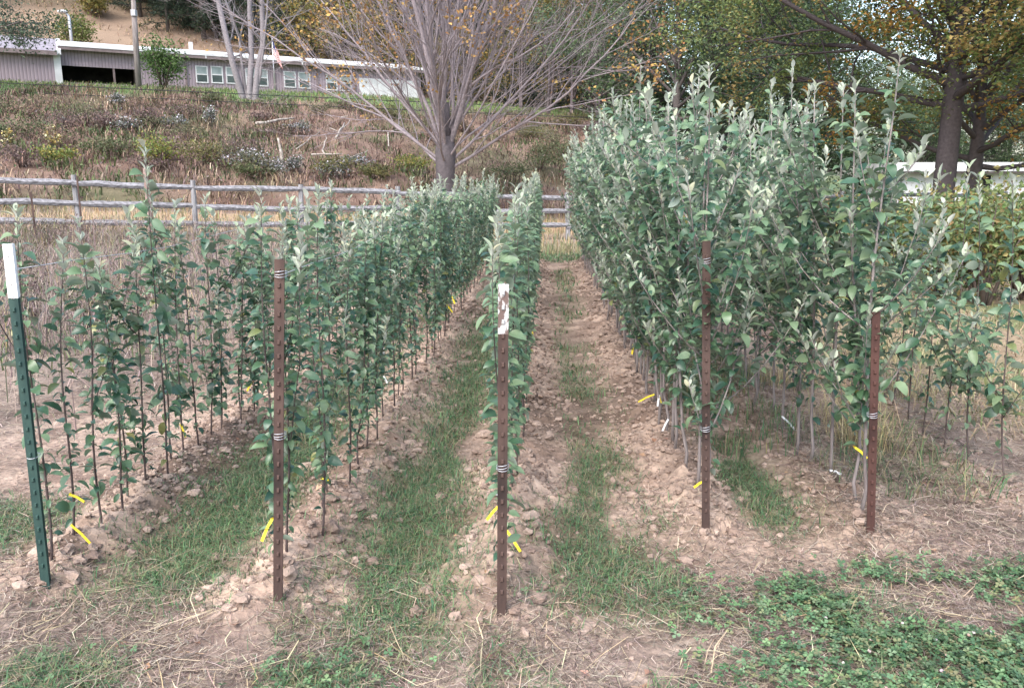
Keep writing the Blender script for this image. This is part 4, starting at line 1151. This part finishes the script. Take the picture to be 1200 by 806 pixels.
for k, (pl, pr, pm) in enumerate([((-60, 93.5), (760, 128.6), 0), ((-60, 103.4), (760, 138.6), 0)]):
    D0, D1 = 42.0, 50.0
    a = at_depth(pl[0], pl[1], D0); b_ = at_depth(pr[0], pr[1], D1)
    b_ = a + (b_ - a) * 1.9
    a = a + (a - b_) * .1
    tt = np.linspace(0, 1, 40)[:, None]
    P = np.array(a)[None] * (1 - tt) + np.array(b_)[None] * tt
    P[:, 2] -= 0.12 * 4 * tt[:, 0] * (1 - tt[:, 0])
    o = obj('cable', mesh_np('cable', *tube(P, .022, 5), None, True), M['cable'])
    tag(o, ['upper', 'lower'][k] + ' thin black cable strung across in front of the mauve building', 'cable', 'overhead cables')
    cables.append((P[0], P[-1]))
for k, e in enumerate((0, 1)):
    q = cables[0][e]; zb = float(th(q[0], q[1], False))
    cp = thing('cable_pole', 'grey wooden pole carrying the %s end of the black cables' % ['building', 'far'][k], 'pole', (q[0], q[1], zb))
    obj('pole', mesh_np('pole', *tube([(0, 0, -.5), (0, 0, q[2] - zb + .5)], [.17, .14], 8), None, True), M['pole_wood'], cp)

# ------------------------------------------------------------------ trees
def grow(rs, P0, D0, L, r, lev, prm, tubes, tips, maxlev):
    n = prm['seg'][lev]; d = D0 / np.linalg.norm(D0); P = [np.array(P0, float)]
    for i in range(n):
        d = d + rs.normal(size=3) * prm['wob'][lev] + np.array([0, 0, prm['up'][lev]])
        d /= np.linalg.norm(d); P.append(P[-1] + d * L / n)
    P = np.array(P); rt = r * prm['taper'][lev]
    tubes[min(lev, 1)].add(*tube(P, np.linspace(r, max(rt, .002), n + 1), prm['sides'][lev], False))
    if lev >= maxlev - prm.get('tiplev', 0): tips.append(P)
    if lev == maxlev: return
    nc = prm['kids'][lev]
    for k in range(nc):
        t = prm['start'][lev] + (1 - prm['start'][lev]) * (k + rs.rand()) / nc
        i = min(int(t * n), n - 1); f = t * n - i
        p = P[i] * (1 - f) + P[i + 1] * f; dd = P[i + 1] - P[i]; dd /= np.linalg.norm(dd)
        a = np.cross(dd, rs.normal(size=3)); a /= np.linalg.norm(a)
        an = math.radians(rs.normal(*prm['ang'][lev]))
        nd = dd * math.cos(an) + a * math.sin(an)
        grow(rs, p, nd, L * prm['len'][lev] * rs.uniform(.7, 1.25) * (1 - .45 * t), max(.002, (r + (rt - r) * t) * prm['rad'][lev]), lev + 1, prm, tubes, tips, maxlev)

# big bare vase-shaped tree behind the fence
rs = np.random.RandomState(21)
bt = at_depth(523, 235, 28.0); bz = float(th(bt.x, bt.y, False)) - .05
bare = thing('bare_tree', 'big bare grey tree with fountain of upright branches behind the rail fence', 'tree', (bt.x, bt.y, bz))
tubes = [Geo(), Geo()]; tips = []
fork = at_depth(523, 178, 28.0).z - bz
ttrunk = Geo()
ttrunk.add(*tube([(0.02, 0, -.4), (0, 0, .25), (-.02, 0, fork * .6), (0, 0, fork), (.0, 0, fork + .5)], [.50, .36, .31, .35, .26], 12))
prm = dict(seg=[10, 6, 4, 2], wob=[.075, .085, .10, .12], up=[.02, .03, .02, .0], taper=[.25, .3, .3, .4], sides=[7, 4, 3, 3], kids=[12, 9, 5, 0], start=[.10, .15, .2, 0], ang=[(28, 8), (26, 9), (30, 10), (0, 1)], len=[.5, .45, .45, 0], rad=[.55, .55, .55, 0])
for k in range(8):                                         # upright leaders
    az = k * 2.4 + rs.normal() * .2; pol = math.radians((3 if k == 0 else 8 + 2.0 * k) + rs.normal() * 2)
    d = np.array([math.cos(az) * math.sin(pol), math.sin(az) * math.sin(pol), math.cos(pol)])
    grow(rs, (math.cos(az) * .16, math.sin(az) * .16, fork + .2), d, rs.uniform(10, 12.5), rs.uniform(.06, .095), 0, prm, tubes, tips, 3)
NL = 20
for k in range(NL):                                        # spreading side limbs from different heights
    az = k * 2.39996 + rs.normal() * .25; f = (k + .5) / NL
    pol = math.radians(62 - 40 * f + rs.normal() * 4)
    d = np.array([math.cos(az) * math.sin(pol), math.sin(az) * math.sin(pol), math.cos(pol)])
    zz = fork * .72 + 1.5 * f + rs.uniform(-.1, .1)
    grow(rs, (math.cos(az) * .12, math.sin(az) * .12, zz), d, rs.uniform(7.0, 9.5) * (1 + .1 * f), rs.uniform(.034, .060), 0, prm, tubes, tips, 3)
ttrunk.add(*tube([(0, 0, fork + .3), (.03, 0, fork + 1.6)], [.27, .10], 10))
BARK = np.array([.25, .215, .228])
def bark_mesh(g, name, c):
    V = np.concatenate(g.V); T = np.concatenate(g.T)
    n = fbm(V[:, 0] * 3 + V[:, 2], V[:, 1] * 3 + V[:, 2] * 2, 5, 2)
    return mesh_np(name, V, T, np.asarray(c)[None] * (.7 + .6 * n)[:, None], True)
obj('trunk', bark_mesh(ttrunk, 'trunk', BARK * .42), M['twig'], bare)
obj('limb', bark_mesh(tubes[0], 'limb', BARK), M['twig'], bare)
tag(obj('crown', bark_mesh(tubes[1], 'crown', BARK * 1.02), M['twig'], bare), kind='stuff')
tp = np.array([t[-1] for t in tips]); 
sel = (fbm(tp[:, 0] * .5 + 9, tp[:, 2] * .5, 77) > .60) & (rs.rand(len(tp)) < .35)
pp = np.repeat(tp[sel], 4, 0); pp = pp + rs.normal(size=pp.shape) * .12
V, T, C = leafsoup(pp, rs.uniform(.08, .15, len(pp)), mixcol(rs, len(pp), [(.32, .19, .07), (.38, .25, .09), (.26, .15, .07)]), rs, .1, .8)
tag(obj('autumn_foliage', mesh_np('autumn_foliage', V, T, C), M['dry'], bare), kind='stuff')

# white-barked dead tree on the ledge
rs = np.random.RandomState(33)
p = at_depth(290, 116, 50.5); zb = float(th(p.x, p.y, False)) - .1
dead = thing('dead_tree', 'pale leafless tree with several bare trunks before the mauve building', 'tree', (p.x, p.y, zb))
prm2 = dict(seg=[9, 7, 5, 4], wob=[.08, .12, .13, .13], up=[.02, .02, -.01, -.04], taper=[.45, .3, .3, .4], sides=[9, 6, 4, 3], kids=[8, 5, 4, 0], start=[.22, .2, .15, 0], ang=[(52, 12), (42, 12), (40, 12), (0, 1)], len=[.36, .5, .5, 0], rad=[.33, .5, .5, 0])
for (dx, lx, ly, L, r) in ((-.2, -.12, .02, 11, .21), (.1, .02, -.03, 12, .19), (.4, .15, .02, 10.5, .20), (0, -.2, .1, 9, .10), (.3, .28, .05, 8, .09)):
    tb = [Geo(), Geo()]; tps = []
    grow(rs, (dx, 0, -.3), np.array([lx, ly, 1.]), L, r, 0, prm2, tb, tps, 3)
    tr = obj('trunk', bark_mesh(tb[0], 'trunk', (.215, .195, .205)), M['twig'], dead)
    obj('branch', bark_mesh(tb[1], 'branch', (.20, .18, .187)), M['twig'], dead)

def leafy(name, label, cat, loc, seed, H, trunk_h, R, nleaf, ls, cols, prm, limbs, poll=(20, 75), r0=.3, bark=(.10, .085, .08), group=None, sig=.5, patch=None, flat=.3, lfac=1.0, squash=.5, rz=0, gaps=0.0):
    rs = np.random.RandomState(seed)
    root = thing(name, label, cat, loc, rz, group)
    tb = [Geo(), Geo()]; tips = []
    tb[0].add(*tube([(0, 0, -.4), (0, 0, .3), (.03, 0, trunk_h), (0, 0, trunk_h + (H - trunk_h) * .55)], [r0 * 1.35, r0, r0 * .88, r0 * .3], 10))
    for k in range(limbs):
        az = k * 2.4 + rs.normal() * .25; f = (k + .5) / limbs
        pol = math.radians(poll[0] + (poll[1] - poll[0]) * (1 - f) + rs.normal() * 5)
        z = trunk_h * (.9) + (H - trunk_h) * .45 * f
        d = np.array([math.cos(az) * math.sin(pol), math.sin(az) * math.sin(pol), math.cos(pol)])
        L = lfac * (R * math.sin(pol) + (H - z) * math.cos(pol)) * rs.uniform(.72, .95)
        grow(rs, (0, 0, z), d, L, r0 * .42 * (1 - .4 * f), 0, prm, tb, tips, 2)
    T_ = np.concatenate([t[len(t) // 3:] for t in tips])
    idx = rs.randint(len(T_), size=nleaf)
    pos = T_[idx] + rs.normal(size=(nleaf, 3)) * sig * np.array([1, 1, squash])
    gapk = fbm(pos[:, 0] * .55 + 3, pos[:, 2] * .8 + pos[:, 1] * .3, 66) > gaps
    pos = pos[gapk]; nleaf = len(pos)
    c = mixcol(rs, nleaf, cols, None, .22)
    if patch is not None:
        k = fbm(pos[:, 0] * patch[1] + seed, pos[:, 2] * patch[1] + pos[:, 1] * patch[1] * .6, 88) > patch[2]
        k &= rs.rand(nleaf) < .8
        c[k] = mixcol(rs, int(k.sum()), patch[0])
    V, T, C = leafsoup(pos, ls * rs.uniform(.6, 1.35, nleaf), c, rs, flat)
    obj('trunk', bark_mesh(tb[0], 'trunk', bark), M['twig'], root)
    obj('branch', bark_mesh(tb[1], 'branch', bark), M['twig'], root)
    tag(obj('crown', mesh_np('crown', V, T, C), M['veg'], root), kind='stuff')
    return root
def copy_tree(root, loc, rz, sc, label=None):
    r = root.copy(); COL.objects.link(r); r.location = loc; r.rotation_euler = (0, 0, rz); r.scale = (sc, sc, sc)
    if label: r['label'] = label
    for ch in root.children:
        c = ch.copy(); COL.objects.link(c); c.parent = r
    return r
PL = dict(seg=[6, 5, 4], wob=[.10, .14, .18], up=[.03, .02, .0], taper=[.3, .3, .3], sides=[6, 4, 3], kids=[8, 6, 0], start=[.25, .15, 0], ang=[(48, 14), (50, 15), (0, 1)], len=[.5, .55, 0], rad=[.5, .5, 0], tiplev=1)
# maple with turning leaves beyond the outer rows
def gl(p, dz=-.05): return (p.x, p.y, float(th(p.x, p.y, False)) + dz)
p = at_depth(1106, 215, 24.0)
leafy('maple_tree', 'large maple with green and orange leaves over a dark thick trunk', 'tree', gl(p), 5, 13.0, 4.0, 7.6, 92000, .13,
      [(.13, .18, .065), (.165, .215, .072), (.20, .225, .08), (.11, .15, .062)], PL, 22, (12, 88), .31, (.068, .056, .058), None, .42, ([(.25, .185, .07), (.31, .225, .08), (.21, .165, .06)], .42, .565), .9, 1.0, .32, 0, .35)
p = at_depth(1139, 215, 25.6)
leafy('maple_tree', 'thinner leaning maple stem growing close behind the thick dark trunk', 'tree', gl(p), 6, 8.5, 2.4, 5.2, 28000, .125,
      [(.11, .155, .05), (.14, .185, .058), (.175, .19, .062)], PL, 14, (15, 88), .24, (.075, .062, .062), None, .4, ([(.28, .15, .035), (.34, .20, .05)], .42, .58), .9, 1.0, .32)
# background wood: a few kinds, copied
PC = dict(seg=[5, 4, 3], wob=[.06, .1, .12], up=[.0, -.02, -.03], taper=[.3, .3, .3], sides=[4, 3, 3], kids=[7, 3, 0], start=[.15, .2, 0], ang=[(55, 10), (50, 12), (0, 1)], len=[.4, .5, 0], rad=[.4, .5, 0], tiplev=1)
def conifer(name, label, cat, loc, seed, H, R, nleaf, cols, group):
    rs = np.random.RandomState(seed); root = thing(name, label, cat, loc, 0, group)
    tb = [Geo(), Geo()]; tips = []
    tb[0].add(*tube([(0, 0, -.4), (0, 0, H * .5), (0, 0, H)], [.26, .17, .02], 7))
    nw = 44
    for k in range(nw):
        f = (k + rs.rand()) / nw; z = H * (.06 + .93 * f); az = k * 2.4 + rs.normal() * .3; L = R * (1 - f) ** .8 * rs.uniform(.75, 1.1) + .2
        grow(rs, (0, 0, z), np.array([math.cos(az), math.sin(az), .12 + .4 * f]), L, .05 * (1 - f) + .012, 0, PC, tb, tips, 1)
    T_ = np.concatenate(tips); pos = T_[rs.randint(len(T_), size=nleaf)] + rs.normal(size=(nleaf, 3)) * np.array([.22, .22, .12])
    V, T, C = leafsoup(pos, rs.uniform(.16, .38, nleaf), mixcol(rs, nleaf, cols, None, .25), rs, .3, .4)
    obj('trunk', bark_mesh(tb[0], 'trunk', (.09, .075, .07)), M['twig'], root)
    obj('branch', bark_mesh(tb[1], 'branch', (.08, .07, .065)), M['twig'], root)
    tag(obj('crown', mesh_np('crown', V, T, C), M['veg'], root), kind='stuff')
    return root
DG = [(.022, .040, .024), (.032, .052, .03), (.044, .066, .036), (.018, .032, .022)]
MG = [(.080, .125, .062), (.10, .15, .07), (.13, .18, .085), (.065, .105, .06)]
YG = [(.20, .15, .04), (.14, .13, .04), (.27, .18, .05), (.09, .10, .035)]
def far(px, D): 
    p = at_depth(px, 200, D); return gl(p, -.1)
kinds = {}
kinds['dark'] = conifer('dark_conifer', 'dark evergreen conifer in the wood above the mauve building', 'tree', far(250, 84), 51, 15, 3.6, 9000, DG, 'dark evergreens of the wood')
kinds['dark2'] = conifer('dark_conifer', 'dark evergreen conifer in the wood above the mauve building', 'tree', far(345, 80), 52, 13, 3.2, 8000, DG, 'dark evergreens of the wood')
kinds['green'] = leafy('broadleaf_tree', 'full green broadleaf tree in the wood beyond the tall sapling rows', 'tree', far(845, 50), 53, 15, 2.0, 6.0, 32000, .18, MG, PL, 18, (12, 95), .28, (.10, .085, .08), 'green trees beyond the tall rows', .55, None, .5)
kinds['green2'] = leafy('broadleaf_tree', 'full green broadleaf tree in the wood beyond the tall sapling rows', 'tree', far(935, 56), 54, 14, 1.6, 5.5, 30000, .18, MG, PL, 18, (12, 95), .28, (.10, .085, .08), 'green trees beyond the tall rows', .55, ([(.16, .15, .045)], .3, .62), .5)
kinds['yellow'] = leafy('autumn_tree', 'small tree with yellow and orange autumn leaves above the white roof', 'tree', far(395, 76), 55, 10, 1.5, 4.2, 6500, .26, YG, PL, 14, (15, 80), .18, (.10, .085, .08), 'autumn trees above the white roof', .5, None, .5)
rc = random.Random(8)
for px, D, sc in [(205, 88, 1.0), (285, 92, 1.1), (320, 86, .95), (375, 90, 1.05), (420, 84, .95), (455, 92, 1.1), (490, 82, .9), (520, 90, 1.1), (555, 80, .95), (590, 88, 1.1), (620, 78, .95), (655, 84, 1.05), (690, 76, .95), (720, 82, 1.05), (150, 98, .9), (225, 100, 1.1), (340, 102, 1.2), (440, 104, 1.2), (540, 104, 1.25), (640, 100, 1.2), (50, 104, .9), (0, 104, .9), (100, 108, 1.0), (740, 90, 1.1), (40, 86, .8), (75, 88, .85), (120, 87, .8), (160, 89, .85), (195, 90, .85), (235, 86, .8), (10, 88, .8), (140, 94, .9), (60, 95, .9), (180, 86, .75), (210, 84, .7), (265, 85, .75), (300, 84, .7), (330, 88, .8), (105, 91, .8), (30, 92, .85), (470, 74, .75), (600, 72, .75), (665, 68, .72)]:
    copy_tree(kinds[rc.choice(['dark', 'dark2'])], far(px, D), rc.uniform(0, 6.28), sc * rc.uniform(.92, 1.08))
for px, D, sc, k in [(790, 46, .95, 'green2'), (880, 60, 1.05, 'green'), (760, 56, 1.0, 'green'), (820, 66, 1.15, 'green2'), (915, 74, 1.1, 'green'), (1180, 62, .75, 'green'), (1090, 70, .65, 'green2'), (1005, 60, .62, 'green'), (1050, 64, .6, 'green2'), (1135, 58, .6, 'green'), (1075, 56, .5, 'green'), (1240, 55, .9, 'green2')]:
    copy_tree(kinds[k], far(px, D), rc.uniform(0, 6.28), sc)
for px, D, sc in [(545, 70, .65), (425, 82, .9), (370, 84, 1.0), (640, 66, .95), (700, 62, .9), (460, 74, .8)]:
    copy_tree(kinds['yellow'], far(px, D), rc.uniform(0, 6.28), sc)
# bare thicket right of the big bare tree
prm3 = dict(seg=[7, 5, 4], wob=[.03, .08, .1], up=[.01, .03, .02], taper=[.25, .3, .3], sides=[5, 4, 3], kids=[11, 7, 0], start=[.15, .2, 0], ang=[(45, 10), (38, 10), (0, 1)], len=[.33, .5, 0], rad=[.4, .5, 0])
proto = None
for i, (px, D, sc) in enumerate([(700, 52, 1), (735, 55, 1.1), (668, 57, .95), (755, 51, .9), (718, 60, 1.1), (640, 60, 1.0), (690, 64, 1.1), (610, 62, 1.0)]):
    if proto is None:
        rs = np.random.RandomState(61); proto = thing('bare_sapling', 'slim bare brown tree in the leafless thicket before the dark wood', 'tree', far(px, D), 0, 'slim bare trees of the thicket')
        tb = [Geo(), Geo()]; tps = []
        for q in range(3): grow(rs, (rs.normal() * .2, rs.normal() * .2, -.3), np.array([rs.normal() * .08, rs.normal() * .08, 1]), 9.5, .10, 0, prm3, tb, tps, 2)
        obj('trunk', bark_mesh(tb[0], 'trunk', (.13, .105, .11)), M['twig'], proto)
        tag(obj('crown', bark_mesh(tb[1], 'crown', (.125, .10, .105)), M['twig'], proto), kind='stuff')
    else: copy_tree(proto, far(px, D), rc.uniform(0, 6.28), sc)
# grey-green tree hanging into the upper corner
p = at_depth(-45, 100, 44.0)
leafy('olive_tree', 'grey-green leafy tree overhanging the grey shingle roof', 'tree', gl(p), 71, 8.5, 3.2, 4.4, 14000, .15, [(.085, .115, .075), (.11, .14, .09), (.065, .09, .06)], PL, 14, (20, 95), .2, (.12, .1, .1), None, .45, None, .4)
# shrubs round the building and on the hillside
p = at_depth(191, 107, 53.5)
bush('round_bush', 'round bright green bush growing against the mauve wall by the pole', 'bush', gl(p), 1.5, 3.1, 2600, .17, [(.09, .15, .045), (.12, .19, .06), (.07, .12, .04)], None, 14, seed=81)
for i, (px, py, rx, h, D) in enumerate([(103, 45, 1.9, 3.4, 76), (112, 52, 1.0, 1.6, 72), (130, 20, 1.8, 2.6, 84), (60, 14, 2.2, 3.0, 88)]):
    bush('hill_shrub', ['yellow-green shrub on the tan hillside above the shingle roof', 'small pale green shrub just above the white roof', 'yellowing shrub at the edge of the wood on the hillside', 'dull green shrub high on the tan hillside'][i], 'shrub', far(px, D), rx, h, 1500, .26,
         [[(.11, .14, .04), (.15, .17, .05)], [(.13, .18, .06), (.17, .21, .07)], [(.24, .19, .06), (.13, .13, .04)], [(.08, .10, .04), (.11, .13, .05)]][i], None, 10, seed=90 + i)
# goldenrod-like shrubs beyond the outermost row
for i, (px, D, rx, h) in enumerate([(1105, 12.5, .75, 1.55), (1165, 11.5, .8, 1.6), (1215, 12.0, .9, 1.7), (1060, 14.5, .8, 1.5), (1140, 14, .9, 1.7), (1010, 16, .9, 1.5), (1195, 15, 1.0, 1.8)]):
    p = at_depth(px, 250, D)
    bush('weedy_shrub', 'green shrub with drooping orange-brown leaves beyond the outermost saplings', 'shrub', gl(p, 0), rx, h, 2600, .085, [(.12, .165, .06), (.155, .20, .07), (.20, .175, .065), (.21, .155, .06), (.11, .15, .065), (.14, .185, .075)], 'weedy shrubs beyond the outermost row', 16, seed=110 + i, flat=-.2)
# white low shed beyond the maple
p = at_depth(1140, 214, 42.0); zb = float(th(p.x, p.y, False))
shed = thing('white_shed', 'low white shed with flat white roof beyond the maple trunk', 'shed', (p.x, p.y, zb), math.radians(-3))
g = at_depth(1140, 190.5, 42.0).z - zb; w2 = at_depth(1140, 201, 42.0).z - zb
def sh(name, a, mat): G = Geo(); G.add(*box(*a)); return obj(name, G.mesh(name), M[mat], shed)
sh('wall', (-3.6, 7.0, .1, 5, -.4, w2 - .06), 'trim_white')
sh('roof', (-4.0, 7.4, -.5, 5.4, w2, g), 'roof_metal')
sh('fascia', (-3.95, 7.35, -.42, -.36, w2 - .10, w2 - .004), 'fascia')
for ux in (.45, 2.6, -1.6):
    sh('door', (ux, ux + .42, .04, .096, -.2, w2 - .2), 'opening_shade')
for ux in (-2.6, 1.6, 4.2): sh('panel_joint', (ux, ux + .05, .07, .098, -.2, w2 - .15), 'pole_metal')
print('objects', len(bpy.data.objects), 'tris', sum(len(m.polygons) for m in bpy.data.meshes))
